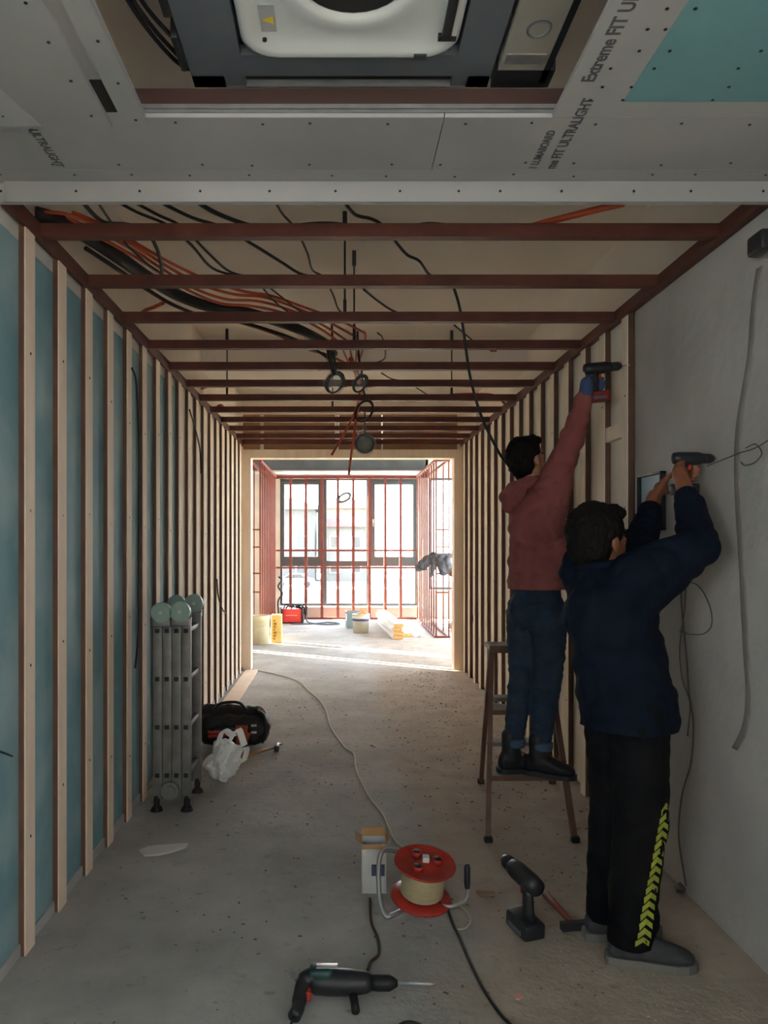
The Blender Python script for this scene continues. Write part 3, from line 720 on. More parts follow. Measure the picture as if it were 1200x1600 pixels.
bd.sph((1.05, 2.82, .96), (.15, .15, .12)); bd.cap((1.05, 2.82, 1.0), .13, (1.0, 2.82, 1.2), .14); bd.sph((1.0, 2.82, 1.25), (.14, .17, .17))
bd.cap((.995, 2.82, 1.34), .065, (.97, 2.84, 1.46), .056)
for sh, el, wr_ in ((sR, eR, wR_), (sL, eL, wL_)): bd.sph(sh, .06); bd.cap(sh, .055, el, .046); bd.cap(el, .046, wr_, .030)
pt2, R2 = head(bd, HC2, HF2, HU2, 1.08)
bd.cap(wR_, .03, Vector((1.322, 2.985, 1.768)), .028); hand(bd, Vector((1.320, 2.985, 1.778)), GF, GN, -1, (62, 75, 45), 1.05)
hand(bd, wL_, (.55, .25, .75), (.8, -.1, -.45), 1, (18, 30, 30), 1.05)
M_skin2 = mat('skin_tanned', (.26, .10, .05), .5, 0, (.22, .08, .042), 20)
body2 = remesh(bd, 'body', M_skin2, p2, .0065, 3)
face_bits(body2, pt2, R2, 1.08)
hair('hair', pt2, R2, 1.15, M_hair, p2)
tr = MB()
for a, k, hh, rr_ in ((aR, kR, hR, 1), (aL, kL, hL, .95)):
    tr.cap(a+Vector((-.005, 0, -.02)), .080*rr_, k, .098*rr_); tr.cap(k, .098*rr_, hh, .104*rr_)
tr.sph((1.05, 2.82, .95), (.14, .14, .14))
tro = remesh(tr, 'trousers', M_trou, p2, .010, 5, disp=.007, dscale=7, anis=(1, 1, 1.3), cutz=.075)
# yellow-green chevrons printed down the outer seam, laid on the cloth
dg = bpy.context.evaluated_depsgraph_get(); bvh = BVHTree.FromObject(tro, dg)
M_chev = mat('lime_print', (.30, .34, .04), .7)
for i in range(16):
    u = i/15; X = 1.135+(1.052-1.135)*u; Z = .585+(.125-.585)*u; cv = MB(); rows = []
    for sx, dz in ((-.030, -.016), (0, .004), (.030, -.016)):
        for dy in (.010, -.010):
            o_ = Vector((X+sx*.8, 2.3, Z+dz+dy)); hit = bvh.ray_cast(o_, Vector((0, 1, 0)))
            rows.append((hit[0]-Vector((0, .0025, 0))) if hit[0] else o_+Vector((0, .36, 0)))
    cv.add([tuple(v) for v in rows]+[tuple(v+Vector((0, .004, 0))) for v in rows], [(0, 1, 3, 2), (2, 3, 5, 4), (6, 8, 9, 7), (8, 10, 11, 9), (0, 2, 8, 6), (2, 4, 10, 8), (1, 7, 9, 3), (3, 9, 11, 5), (0, 6, 7, 1), (4, 5, 11, 10)])
    cv.build('chevron_print', M_chev, tro)
jk = MB()
jk.cap((1.062, 2.81, .75), .176, (1.055, 2.81, .92), .176); jk.cap((1.05, 2.82, .92), .172, (1.02, 2.82, 1.12), .160); jk.sph((.995, 2.82, 1.24), (.165, .195, .19))
jk.cap((1.0, 2.80, 1.30), .12, sR, .098); jk.cap((.98, 2.86, 1.30), .12, sL, .095); jk.sph((.975, 2.83, 1.39), (.10, .11, .05))
shirt_arm(jk, sR, eR, wR_+(eR-wR_)*.30, .094, .074, .052); shirt_arm(jk, sL, eL, wL_+(eL-wL_)*.36, .088, .070, .050)
jk.cap(sR+Vector((.02, .02, -.06)), .09, eR+Vector((-.03, 0, -.03)), .07)
jac = remesh(jk, 'jacket', M_navy, p2, .010, 6, disp=.009, dscale=6.5, anis=(1, 1, 1.5), cutz=.835)
cl_ = MB(); cl_.tube([Vector((.975+.085*math.cos(a), 2.83+.09*math.sin(a), 1.425+.01*math.cos(a))) for a in [2*PI*k/20 for k in range(20)]], .017, 8, True); cl_.build('collar', M_navy, jac)
for a, t_ in ((aR, (.97, -.22)), (aL, (.95, .1))):
    s_ = MB(); foot(s_, a, t_, .29, z0=.015); s_.cap(a+Vector((-.01, 0, -.02)), .046, a+Vector((-.01, 0, .01)), .044)
    so = remesh(s_, 'shoe', M_shoeg, p2, .008, 3); q = MB(); sole(q, a, t_, .29, .0, .030); q.build('sole', M_sole, so)
    lc = MB(); d = Vector((t_[0], t_[1], 0)).normalized(); rr_ = Vector((d.y, -d.x, 0))
    for s2 in (.05, .075, .10): lc.tube([Vector((a.x, a.y, .118-.62*(s2-.03)))+d*s2+rr_*w_ for w_ in (-.022, 0, .022)], .0035, 6)
    lc.build('laces', mat('lace_grey', (.14, .14, .15), .8), so)
t = thing('cordless_drill', (1.40, 3.05, 1.72), 'small dark driver pressed to the plaster wall by the person in navy', 'drill')
driver(t, (1.385, 3.03, 1.835), (1, .03, .0), (0, .0, 1), M_blk2, .85, .025)

# distribution box sunk in the plaster wall
wb = thing('wall_box', (1.49, 3.62, 1.58), 'shallow metal junction box with pale blue inside set in the plaster wall', 'junction box')
q = MB(); YA, YB, Z0, Z1 = 3.50, 3.78, 1.56, 1.83
for a, b in (((1.462, YA, Z0), (1.489, YA+.008, Z1)), ((1.462, YB-.008, Z0), (1.489, YB, Z1)), ((1.462, YA, Z0), (1.489, YB, Z0+.008)), ((1.462, YA, Z1-.008), (1.489, YB, Z1))): q.box(a, b)
q.build('rim', M_blk2, wb); MB().box((1.484, YA+.009, Z0+.009), (1.4895, YB-.009, Z1-.009)).build('back_plate', mat('pale_blue_plate', (.42, .56, .62), .5), wb)
q = MB(); q.box((1.468, 3.6, 1.60), (1.483, 3.72, 1.66), c=.003); q.build('terminal_block', M_white, wb)
# loose things on this wall
sk = thing('wall_bracket', (1.45, 4.29, 1.60), 'small black clamp fixed on a stud just above the head in navy', 'clamp')
q = MB(); q.box((1.395, 4.20, 1.58), (1.452, 4.26, 1.69), c=.012); q.build('clamp_body', M_blk2, sk); q = MB(); q.cyl((1.425, 4.23, 1.69), (1.425, 4.23, 1.715), .016); q.build('knob', M_blk2, sk)
sp = thing('floodlight', (1.47, 2.68, 2.48), 'small black floodlight high on the plaster wall at the picture edge', 'floodlight')
q = MB(); q.box((1.43, 2.60, 2.50), (1.478, 2.70, 2.57), c=.01); q.build('lamp_head', M_blk2, sp); MB().box((1.478, 2.63, 2.49), (1.4895, 2.67, 2.58)).build('mount', M_alu, sp)

# ------------------------------------------------------------------ step ladder
sl = thing('stepladder', (1.0, 4.3, 0), 'brown metal double-sided stepladder under the person in pink', 'stepladder')
M_lad = mat('brown_ladder_paint', (.10, .045, .03), .5, 0, (.15, .075, .05), 12)
FL, FR, TL, TR = Vector((.748, 3.86, 0)), Vector((1.185, 3.86, 0)), Vector((.862, 4.34, .90)), Vector((1.17, 4.34, .90))
BL, BR, UL, UR = Vector((.885, 4.80, 0)), Vector((1.33, 4.80, 0)), Vector((.880, 4.46, .90)), Vector((1.19, 4.46, .90))
for a, b in ((FL, TL), (FR, TR)): MB().bar(a, b, .026, .032).build('front_leg', M_lad, sl)
for a, b in ((BL, UL), (BR, UR)): MB().bar(a, b, .024, .030).build('rear_leg', M_lad, sl)
M_tread = mat('worn_tread', (.22, .20, .18), .5, .3, (.32, .30, .27), 10)
for z in (.285, .59):
    a, b = FL.lerp(TL, z/.9), FR.lerp(TR, z/.9)
    q = MB().box((a.x+.012, a.y-.03, z-.012), (b.x-.012, a.y+.115, z+.012)).build('tread', M_tread, sl)
    MB().box((a.x-.005, a.y-.036, z-.015), (b.x+.005, a.y-.0305, z+.010)).build('tread_edge', M_lad, q)
for z in (.295, .585):
    a, b = BL.lerp(UL, z/.9), BR.lerp(UR, z/.9)
    MB().box((a.x+.01, a.y-.08, z-.012), (b.x-.01, a.y+.015, z+.010)).build('rear_tread', M_tread, sl)
q = MB().box((.845, 4.31, .902), (1.205, 4.49, .925)).build('platform', M_tread, sl); MB().box((.843, 4.303, .885), (1.207, 4.3095, .925)).build('platform_edge', M_lad, q)
for p in (FL, FR, BL, BR): MB().box((p.x-.02, p.y-.02, 0), (p.x+.02, p.y+.02, .03), c=.004).build('foot_cap', M_black, sl)

# ------------------------------------------------------------------ folded multi-position ladder by the left wall
fl_ = thing('folding_ladder', (-.96, 4.5, 0), 'folded aluminium multi-position ladder with round green hinges leaning on the left wall', 'ladder')
lx = [-1.045+.0535*i for i in range(5)]
M_hinge = mat('green_hinge_cover', (.24, .36, .34), .45, 0, (.30, .43, .40), 10)
for k in range(4):
    x0 = lx[k]
    for y in (4.30, 4.62):
        MB().box((x0+.001, y, .07), (x0+.0525, y+.026, 1.085), c=.002).build('side_rail', M_alud, fl_)
    for z in (.20, .47, .74, 1.01):
        rg = MB().box((x0+.012, 4.327, z-.013), (x0+.041, 4.619, z+.013), c=.003).build('rung', M_alud, fl_)
        MB().box((x0+.014, 4.2965, z-.012), (x0+.039, 4.2995, z+.012)).build('rung_socket', M_black, rg)
for (x, y, z) in ((-.99, 4.262, 1.115), (-.885, 4.262, 1.12), (-.99, 4.66, 1.13), (-.885, 4.66, 1.135)):
    q = MB(); q.cyl((x, y, z), (x, y+.035, z), .056, n=28); q.cyl((x, y-.004, z), (x, y-.0001, z), .046, n=28); hg = q.build('hinge', M_hinge, fl_)
    q = MB(); q.cyl((x, y-.010, z), (x, y-.0045, z), .010, n=12); q.build('hinge_pin', M_alu, hg)
    q = MB(); q.box((x-.05, y+.004, z-.08), (x+.05, y+.03, z-.035), c=.004); q.build('hinge_plate', M_alud, fl_)
q = MB(); q.cyl((-.942, 4.27, .12), (-.942, 4.299, .12), .05, n=24); q.cyl((-.942, 4.262, .12), (-.942, 4.2695, .12), .03, n=24); q.build('bottom_hinge', M_alud, fl_)
for x in (-1.025, -.855):
    for y in (4.313, 4.633):
        q = MB(); q.cyl((x, y, .0), (x, y, .022), .036, .026); q.cyl((x, y, .02), (x, y, .085), .017); q.build('rubber_foot', M_black, fl_)

# ------------------------------------------------------------------ tool bag, plastic bag, hammers, scraps
tb = thing('tool_bag', (-.77, 5.72, 0), 'black soft tool bag with red handled tools lying by the left wall', 'bag')
q = MB(); q.box((-1.02, 5.58, .02), (-.56, 5.86, .24), c=.05); q.cap((-.98, 5.72, .24), .07, (-.62, 5.72, .21), .08); q.sph((-.56, 5.72, .14), (.05, .13, .11))
remesh(q, 'bag_body', M_black, tb, .012, 5, disp=.010, dscale=9)
q = MB(); q.box((-.90, 5.53, .03), (-.66, 5.575, .17), c=.015); q.build('front_pocket', M_blk2, tb)
q = MB(); q.tube(spline([(-.92, 5.64, .28), (-.86, 5.62, .33), (-.74, 5.62, .335), (-.68, 5.64, .28)], 6), .011, 8); q.build('carry_handle', M_blk2, tb)
q = MB(); q.tube(spline([(-.60, 5.66, .27), (-.545, 5.60, .24), (-.53, 5.58, .13), (-.56, 5.58, .05)], 6), .010, 8); q.build('shoulder_strap', M_blk2, tb)
for zz in (.12, .17): MB().box((-.64, 5.5725, zz), (-.60, 5.579, zz+.015)).build('buckle', M_alu, tb)
pl = thing('pliers', (-.76, 5.45, 0), 'red handled pliers leaning on the front of the black tool bag', 'pliers')
q = MB(); q.tube(spline([(-.93, 5.44, .16), (-.84, 5.46, .155), (-.77, 5.47, .145)], 5), .013, 8); q.tube(spline([(-.93, 5.44, .13), (-.84, 5.45, .14), (-.77, 5.47, .143)], 5), .012, 8); q.build('handle', mat('tool_red', (.4, .03, .02), .4), pl)
q = MB(); q.cap((-.77, 5.47, .144), .02, (-.70, 5.48, .15), .010); q.build('jaws', M_steel, pl)
gv = thing('work_glove', (-.70, 5.40, 0), 'orange red work glove standing against the black tool bag', 'glove')
q = MB(); q.cap((-.70, 5.42, .05), .035, (-.69, 5.44, .13), .042)
for k in range(4): q.cap((-.725+.02*k, 5.44, .14), .013, (-.73+.024*k, 5.46, .20), .011)
q.cap((-.66, 5.43, .10), .014, (-.635, 5.44, .15), .012); remesh(q, 'glove_body', mat('orange_glove', (.36, .07, .045), .8), gv, .008, 3)
hm = thing('hammer', (-.60, 5.45, 0), 'wooden handled hammer on the floor in front of the tool bag', 'hammer')
q = MB(); q.tube([(-.68, 5.32, .018), (-.6, 5.42, .02), (-.46, 5.56, .024)], [.015, .012, .010], 10); q.build('handle', mat('hammer_wood', (.42, .24, .10), .6, 0, (.5, .3, .13), 8), hm)
q = MB(); q.box((-.465, 5.50, .004), (-.435, 5.62, .045), c=.006); q.bar((-.45, 5.62, .03), (-.43, 5.68, .018), .022, .010); q.build('head', M_blk2, hm)
# crumpled white carrier bag
cb = thing('plastic_bag', (-.73, 4.83, 0), 'crumpled white plastic carrier bag beside the folded ladder', 'bag')
bm = bmesh.new(); bmesh.ops.create_icosphere(bm, subdivisions=4, radius=1)
for v in bm.verts:
    n0 = v.co.copy(); c = n0*1.3+Vector((3, 1, 2)); h = abs(noise.noise(c))+.35*abs(noise.noise(c*2.4))+.12*abs(noise.noise(c*5))
    k = 1.06-.6*h; v.co = Vector((n0.x*.125*k+.04*max(0, n0.z), n0.y*.12*k, .125+n0.z*(.125 if n0.z < 0 else .165)*k)); v.co.z = max(v.co.z, .002)
bmesh.ops.translate(bm, verts=bm.verts, vec=(-.735, 4.83, 0))
M_bag = mat('white_film_bag', (.88, .89, .89), .35, trans=0.0)
MB().bm(bm, None, False).build('bag_body', M_bag, cb)
q = MB()
for (a, b, c_) in (((-.76, 4.80, .24), (-.72, 4.77, .34), (-.66, 4.81, .29)), ((-.70, 4.85, .24), (-.64, 4.84, .33), (-.60, 4.86, .22)), ((-.66, 4.80, .2), (-.58, 4.79, .22), (-.60, 4.82, .13))):
    P0 = spline([a, b, c_], 5); rg = [[p+Vector((-.018, 0, -.012)), p+Vector((0, .012, 0)), p+Vector((.02, 0, .010)), p+Vector((.002, -.006, 0))] for p in P0]; q.ring_loft(rg, True, False)
q.build('carry_handle', M_bag, cb)
h2 = thing('hammer', (1.0, 3.2, 0), 'red shafted hammer on the floor behind the grey running shoe', 'hammer')
q = MB(); a, b = PF(852, 1397, .018), PF(898, 1446, .018); q.tube([a, a.lerp(b, .4), b], [.015, .013, .011], 10); q.build('handle', mat('red_brown_shaft', (.20, .06, .035), .6), h2)
q = MB(); d = (b-a).normalized(); pp = Vector((-d.y, d.x, 0)); q.bar(b+pp*.055, b-pp*.055, .028, .03); q.build('head', M_blk2, h2)
def scrap(nm, pts, m, th, label, cat):
    q = MB(); q.prism([Vector((x, y, .002)) for x, y in pts], (0, 0, th)); o = q.build(nm, m); o.location = (0, 0, 0); return tag(o, label, cat)
def pf2(*l): return [tuple(PF(x, y)[:2]) for x, y in l]
scrap('board_offcut', pf2((218, 1331), (232, 1325), (262, 1322), (294, 1320), (290, 1326), (266, 1334), (246, 1338), (226, 1339)), mat('offcut_white', (.62, .62, .60), .8), .008, 'pale strip of plasterboard offcut lying on the floor near the left wall', 'offcut')
scrap('plastic_chip', pf2((804, 1558), (812, 1554), (817, 1558), (812, 1564), (805, 1563)), mat('pink_chip', (.62, .30, .24), .6), .006, 'small pink chip lying alone on the near floor', 'chip')
scrap('wood_sliver', pf2((744, 1394), (772, 1395), (773, 1399), (746, 1399)), mat('sliver_wood', (.25, .15, .09), .8), .006, 'brown wood sliver on the floor between cable reel and black cordless drill', 'offcut')

# debris on the floor: dust clods and chips nobody could count
q = MB(); random.seed(3)
for i in range(2200):
    y = random.uniform(2.3, 9.0) if random.random() < .8 else random.uniform(9.3, 14.5); r_ = random.random()
    x = random.gauss(1.05, .28) if r_ < .5 else random.uniform(-1.1, 1.4)
    if not -1.1 < x < 1.42 or (y > 11.4 and x > .7): continue
    s_ = random.choice((.002, .003, .004, .0055 if y > 4 else .003))*random.uniform(.7, 1.3); a = random.uniform(0, PI)
    M = Matrix.Translation((x, y, s_*.3)) @ Matrix.Rotation(a, 4, 'Z') @ Matrix.Diagonal((s_*random.uniform(.8, 2.2), s_, s_*.6, 1))
    q.add([(-1, -1, -.5), (1, -.8, -.5), (.8, 1, -.5), (-1, .8, -.5), (-.6, -.6, .6), (.7, -.3, .5), (.1, .7, .7)], [(0, 3, 2, 1), (0, 1, 5, 4), (1, 2, 6, 5), (2, 3, 6), (3, 0, 4, 6), (4, 5, 6)], M=M)
q.build('floor_debris', mat('debris', (.16, .12, .09), .9, 0, (.40, .36, .31), 1.5, lo=.5, hi=.56), None, label='scattered plaster and wood crumbs on the dusty floor', cat='debris', kind='stuff')

# ------------------------------------------------------------------ extension cord, reel, carton, drills in front
M_cord = mat('cream_cord', (.50, .48, .38), .6)
pts = [PF(x, y, .006) for x, y in ((395, 1046), (425, 1052), (455, 1060), (470, 1067), (483, 1080), (500, 1095), (510, 1112), (516, 1135), (531, 1158), (541, 1170), (553, 1178), (556, 1200), (566, 1225), (580, 1250), (598, 1272), (607, 1292), (618, 1315), (640, 1332))]
q = MB(); q.tube(spline(pts, 6)+[Vector((.29, 3.33, .05)), Vector((.30, 3.27, .09))], .0055, 8)
q.build('extension_cord', M_cord, None, label='long cream extension cord winding down the floor to the red reel', cat='cord')
rl = thing('cable_reel', (.34, 3.15, 0), 'red plastic cable reel wound with cream cable on a bent tube stand', 'cable reel')
M_reel = mat('reel_red', (.42, .035, .025), .35, 0, (.34, .03, .022), 8)
RM = Matrix.Translation((.345, 3.16, .118)) @ Matrix.Rotation(math.radians(11), 4, 'X') @ Matrix.Rotation(math.radians(5), 4, 'Y')
MB().lathe([(.0, .083), (.036, .083), (.038, .074), (.07, .070), (.118, .074), (.125, .080), (.127, .074), (.12, .066), (.07, .060), (0, .060)], RM, 40, False).build('top_flange', M_reel, rl)
MB().lathe([(0, -.078), (.07, -.078), (.118, -.086), (.126, -.082), (.12, -.074), (.07, -.068), (0, -.068)], RM, 40, False).build('bottom_flange', M_reel, rl)
MB().lathe([(0, -.066), (.055, -.066), (.055, .058), (0, .058)], RM, 24, False).build('drum', M_reel, rl)
q = MB(); hx = []
for i in range(13*24): a = 2*PI*i/24; lay = .084; hx.append(RM @ Vector((lay*math.cos(a), lay*math.sin(a), -.060+.115*i/(13*24))))
q.tube(hx, .0052, 6); q.build('wound_cable', mat('wound_cable_cream', (.46, .39, .24), .6), rl)
for k, (rx_, ry_) in enumerate(((.05, .01), (-.03, .05), (-.035, -.05))):
    q = MB(); q.lathe([(0, .02), (.020, .02), (.022, .014), (.022, 0), (0, 0)], RM @ Matrix.Translation((rx_, ry_, .0725)), 18, False); sk_ = q.build('socket', M_reel, rl)
    MB().lathe([(0, .0205), (.015, .0205), (.015, .0215), (0, .0215)], RM @ Matrix.Translation((rx_, ry_, .0725)), 14, False).build('socket_lid', M_blk2, sk_)
q = MB(); q.box((-.012, -.012, .075), (.014, .014, .105), RM, c=0); q.build('centre_switch', M_white, rl)
q = MB(); q.tube(spline([RM @ Vector((.0, 0, -.10)), Vector((.22, 3.08, .012)), Vector((.185, 3.07, .013)), Vector((.165, 3.12, .06)), Vector((.165, 3.20, .16)), Vector((.185, 3.24, .20)), Vector((.24, 3.28, .185)), Vector((.29, 3.29, .14))], 8), .010, 10); q.build('stand_tube', M_alu, rl)
q = MB(); q.tube(spline([RM @ Vector((0, 0, -.092)), Vector((.44, 3.12, .025)), Vector((.50, 3.14, .030)), Vector((.523, 3.15, .05)), Vector((.525, 3.15, .10))], 8), .007, 10); q.build('crank', M_alu, rl)
q = MB(); q.lathe([(0, 0), (.010, 0), (.013, .02), (.013, .085), (.009, .098), (0, .1)], Matrix.Translation((.525, 3.15, .085)), 14, False); q.build('crank_grip', M_blk2, rl)
# tall carton
ct = thing('carton', (.155, 3.33, 0), 'tall white carton with open brown flaps standing behind the cable reel', 'carton')
M_car = mat('white_carton', (.50, .50, .50), .7, 0, (.58, .58, .57), 5); M_brown = mat('carton_brown', (.34, .19, .08), .8, 0, (.42, .25, .12), 8)
cx, cy, hx_, hy_, hz = .15, 3.34, .052, .05, .21
q = MB(); tt = .003
for a, b in (((cx-hx_, cy-hy_, 0), (cx+hx_, cy-hy_+tt, hz)), ((cx-hx_, cy+hy_-tt, 0), (cx+hx_, cy+hy_, hz)), ((cx-hx_, cy-hy_+tt, 0), (cx-hx_+tt, cy+hy_-tt, hz)), ((cx+hx_-tt, cy-hy_+tt, 0), (cx+hx_, cy+hy_-tt, hz)), ((cx-hx_+tt, cy-hy_+tt, 0), (cx+hx_-tt, cy+hy_-tt, .003))): q.box(a, b)
q.build('box_body', M_car, ct)
q = MB(); q.box((cx-hx_+tt, cy-hy_+tt, .004), (cx+hx_-tt, cy+hy_-tt, .17)); q.build('brown_lining', M_brown, ct)
for a, b, c_ in (((cx-hx_, cy-hy_, hz), (cx-hx_, cy+hy_, hz), (-.028, 0, .022)), ((cx+hx_, cy-hy_, hz), (cx+hx_, cy+hy_, hz), (.015, 0, .035)), ((cx-hx_, cy+hy_, hz), (cx+hx_, cy+hy_, hz), (0, .02, .028)), ((cx-hx_, cy-hy_, hz), (cx+hx_, cy-hy_, hz), (0, -.012, -.016))):
    a, b, c_ = Vector(a), Vector(b), Vector(c_); q = MB(); n_ = (b-a).cross(c_).normalized()*.002; q.prism([a, b, b+c_, a+c_], n_); q.build('flap', M_brown, ct)
MB().box((cx-.012, cy-hy_-.0012, .075), (cx+.045, cy-hy_-.0001, .125)).build('printed_panel', mat('print_navy', (.05, .06, .12), .7), ct)
# rotary hammer lying in front
rh = thing('rotary_hammer', (.02, 2.52, 0), 'black corded rotary hammer with a long bit lying on the near floor', 'hammer drill')
zc = .055
q = MB(); Rx = lambda x, y, z, a=0: Matrix.Translation((x, y, z)) @ Matrix.Rotation(PI/2, 4, 'Y') @ Matrix.Rotation(0, 4, 'Z')
Z_ = Matrix.Rotation(math.radians(-2), 4, 'Z')
BM = Matrix.Translation((.0, 2.53, zc)) @ Z_ @ Matrix.Rotation(PI/2, 4, 'Y')
q.lathe([(.0, -.10), (.028, -.098), (.040, -.08), (.043, -.03), (.040, .04), (.033, .09), (.026, .105), (0, .105)], BM, 22, False); q.build('housing', M_blk2, rh)
q = MB(); q.lathe([(.0, .105), (.024, .106), (.026, .13), (.025, .165), (.018, .18), (.010, .192), (0, .192)], BM, 20, False); ck = q.build('chuck', M_black, rh)
q = MB(); q.lathe([(0, .19), (.0048, .19), (.0048, .30), (.001, .315), (0, .315)], BM, 10, False); q.build('drill_bit', M_alu, ck)
q = MB(); q.box((-.10, 2.50, .05), (-.02, 2.56, .108), c=.015); q.build('gearbox_top', M_bgreen, rh)
q = MB(); q.box((-.075, 2.515, .106), (-.005, 2.545, .1095), c=.001); q.build('top_plate', M_alu, rh)
q = MB(); q.tube(spline([(-.085, 2.53, .075), (-.115, 2.51, .065), (-.125, 2.47, .045), (-.13, 2.42, .035), (-.14, 2.385, .03)], 6), [.030]*6+[.024]*10+[.021]*9, 14); q.build('handle', M_blk2, rh)
q = MB(); q.box((-.108, 2.46, .03), (-.09, 2.495, .06), c=.005); q.build('trigger', mat('tool_red', (.4, .03, .02), .4), rh)
q = MB(); q.tube([(.045, 2.50, .03), (.05, 2.46, .022), (.052, 2.43, .02)], [.014, .013, .014], 12); q.build('side_grip', M_black, rh)
q = MB(); q.tube(spline([(-.14, 2.385, .03), (-.150, 2.35, .018), (-.155, 2.28, .006), (-.12, 2.16, .006), (.0, 2.12, .006), (.10, 2.22, .006), (.19, 2.385, .006), (.26, 2.375, .006), (.29, 2.30, .006), (.22, 2.15, .006)], 8), .0048, 8); q.build('power_cord', M_black, rh)
q = MB(); pts = [PF(x, y, .006) for x, y in ((694, 1400), (706, 1440), (718, 1465), (735, 1505), (758, 1550), (782, 1585), (800, 1605), (810, 1640))]
q.tube([RM @ Vector((.07, -.05, -.07))]+spline(pts, 6), .0055, 8); q.build('cord', M_black, None, label='black cord running from the red reel to the lower picture edge', cat='cord')
q = MB(); pts = [PF(x, y, .006) for x, y in ((578, 1404), (580, 1440), (590, 1465), (592, 1490), (580, 1502), (575, 1515))]
q.tube(spline(pts, 6), .0055, 8); q.build('cord', mat('dark_brown_cord', (.07, .035, .028), .6), None, label='dark brown cord between the white carton and the rotary hammer', cat='cord')
# thin wire loop beside the reel
q = MB(); q.tube(spline([PF(x, y, .005) for x, y in ((702, 1408), (722, 1418), (735, 1435), (728, 1450), (712, 1452))], 6), .003, 6); q.build('wire_loop', M_cord, None, label='thin pale wire loop on the floor right of the reel', cat='wire')
# cordless driver standing on its battery
t = thing('cordless_drill', (.70, 2.98, 0), 'black cordless drill standing upright on its battery on the floor', 'drill')
driver(t, (.712, 2.98, .212), (-.33, .92, .10), (.02, -.06, 1), M_blk2, 1.24, .0, M_blk2)

# ------------------------------------------------------------------ far room things
wd_ = thing('welding_machine', (-.90, 14.55, 0), 'red portable welding machine with black cables at the window foot', 'welder')
M_wr = mat('welder_red', (.62, .05, .04), .4)
q = MB(); q.box((-1.06, 14.35, .02), (-.70, 14.75, .27), c=.015); q.build('case', M_wr, wd_)
MB().box((-1.0, 14.345, .15), (-.78, 14.3495, .158)).build('stripe', M_white, wd_)
for a, b in ((-1.09, -1.062), (-.698, -.67)): q = MB(); q.box((a, 14.33, 0), (b, 14.77, .28), c=.008); q.build('end_frame', M_blk2, wd_)
q = MB(); q.tube(spline([(-1.05, 14.5, .27), (-1.0, 14.5, .34), (-.78, 14.5, .34), (-.72, 14.5, .27)], 6), .014, 8); q.build('carry_handle', M_blk2, wd_)
q = MB()
for k in range(4): q.tube(spline([(-1.0+.1*k, 14.42, .28), (-.95+.1*k, 14.4, .33+.01*k), (-.85+.08*k, 14.45, .31), (-.70+.03*k, 14.42, .26), (-.62, 14.4, .12+.02*k)], 6), .014, 6)
q.build('cable_bundle', M_black, wd_)
q = MB(); q.tube(spline([(-.62, 14.4, .15), (-.58, 14.35, .03), (-.3, 14.1, .014), (.0, 14.2, .014), (-.2, 14.45, .014), (-.55, 14.2, .014), (-.9, 14.2, .014)], 8), .013, 6); q.build('welding_lead', mat('blue_grey_lead', (.08, .12, .15), .6), wd_)
def bucket(name, loc, r, h, label, m, band=None, blocks=False):
    t = thing(name, loc, label, 'bucket'); x, y, _ = loc
    MB().lathe([(0, .003), (r*.86, .003), (r*.98, h*.80), (r*1.05, h*.81), (r*1.05, h*.88), (r, h*.885), (r*1.01, h), (r*.96, h), (r*.95, h*.8), (r*.83, .02), (0, .02)], Matrix.Translation((x, y, 0)), 28, False).build('pail', m, t)
    if band: MB().lathe([(r*.985, h*.68), (r*1.0, h*.68), (r*1.012, h*.80), (r*.99, h*.80)], Matrix.Translation((x, y, 0)), 28, False).build('printed_band', band, t)
    q = MB(); q.tube(spline([(x-r*1.03, y, h*.8), (x-r*.7, y-r*.8, h*.6), (x, y-r*1.12, h*.5), (x+r*.7, y-r*.8, h*.6), (x+r*1.03, y, h*.8)], 6), .004, 6); q.build('wire_handle', M_alu, t)
    return t
M_pail = mat('cream_pail', (.62, .60, .48), .4)
bucket('bucket', (.365, 12.9, 0), .145, .30, 'white paint bucket with a blue band and wood blocks on top', M_pail, mat('band_blue', (.05, .06, .20), .5))
MB().box((.24, 12.78, .301), (.49, 13.02, .315)).build('bucket_lid_x', M_pail) if False else None
lid = MB(); lid.lathe([(0, 0), (.15, 0), (.15, .012), (0, .012)], Matrix.Translation((.365, 12.9, .301)), 28, False); lid.build('lid', M_pail, None, label='pale lid laid on the white bucket with the blue band', cat='lid')
for i, (a, b, lb) in enumerate((((.30, 12.84, .314), (.38, 12.92, .345), 'flat wood block on the left of the bucket lid'), ((.36, 12.86, .3455), (.42, 12.93, .42), 'upright wood block on top of the bucket lid'), ((.385, 12.86, .314), (.47, 12.93, .3445), 'flat wood block on the right of the bucket lid'))):
    q = MB(); q.box(a, b, c=.004); q.build('wood_block', mat('pine_block', (.52, .28, .12), .7, 0, (.6, .35, .17), 9), None, label=lb, cat='wood block', group=None)
gb = thing('grey_tub', (.22, 13.6, 0), 'blue grey plastic tub standing behind the white bucket', 'tub')
q = MB(); q.ring_loft([[Vector((.27+sx*sc, 13.6+sy*sc*.8, z)) for sx, sy in ((-.15, -.15), (.15, -.15), (.15, .15), (-.15, .15))] for sc, z in ((.85, .0), (1.0, .27), (1.1, .27), (1.1, .30), (.95, .30), (.82, .02))], True, False); q.build('tub_body', mat('blue_grey_tub', (.25, .33, .36), .5), gb)
q = MB(); q.tube(spline([(.12, 13.45, .26), (.12, 13.40, .16), (.12, 13.42, .04)], 5), .012, 8); q.build('side_handle', M_alu, gb)
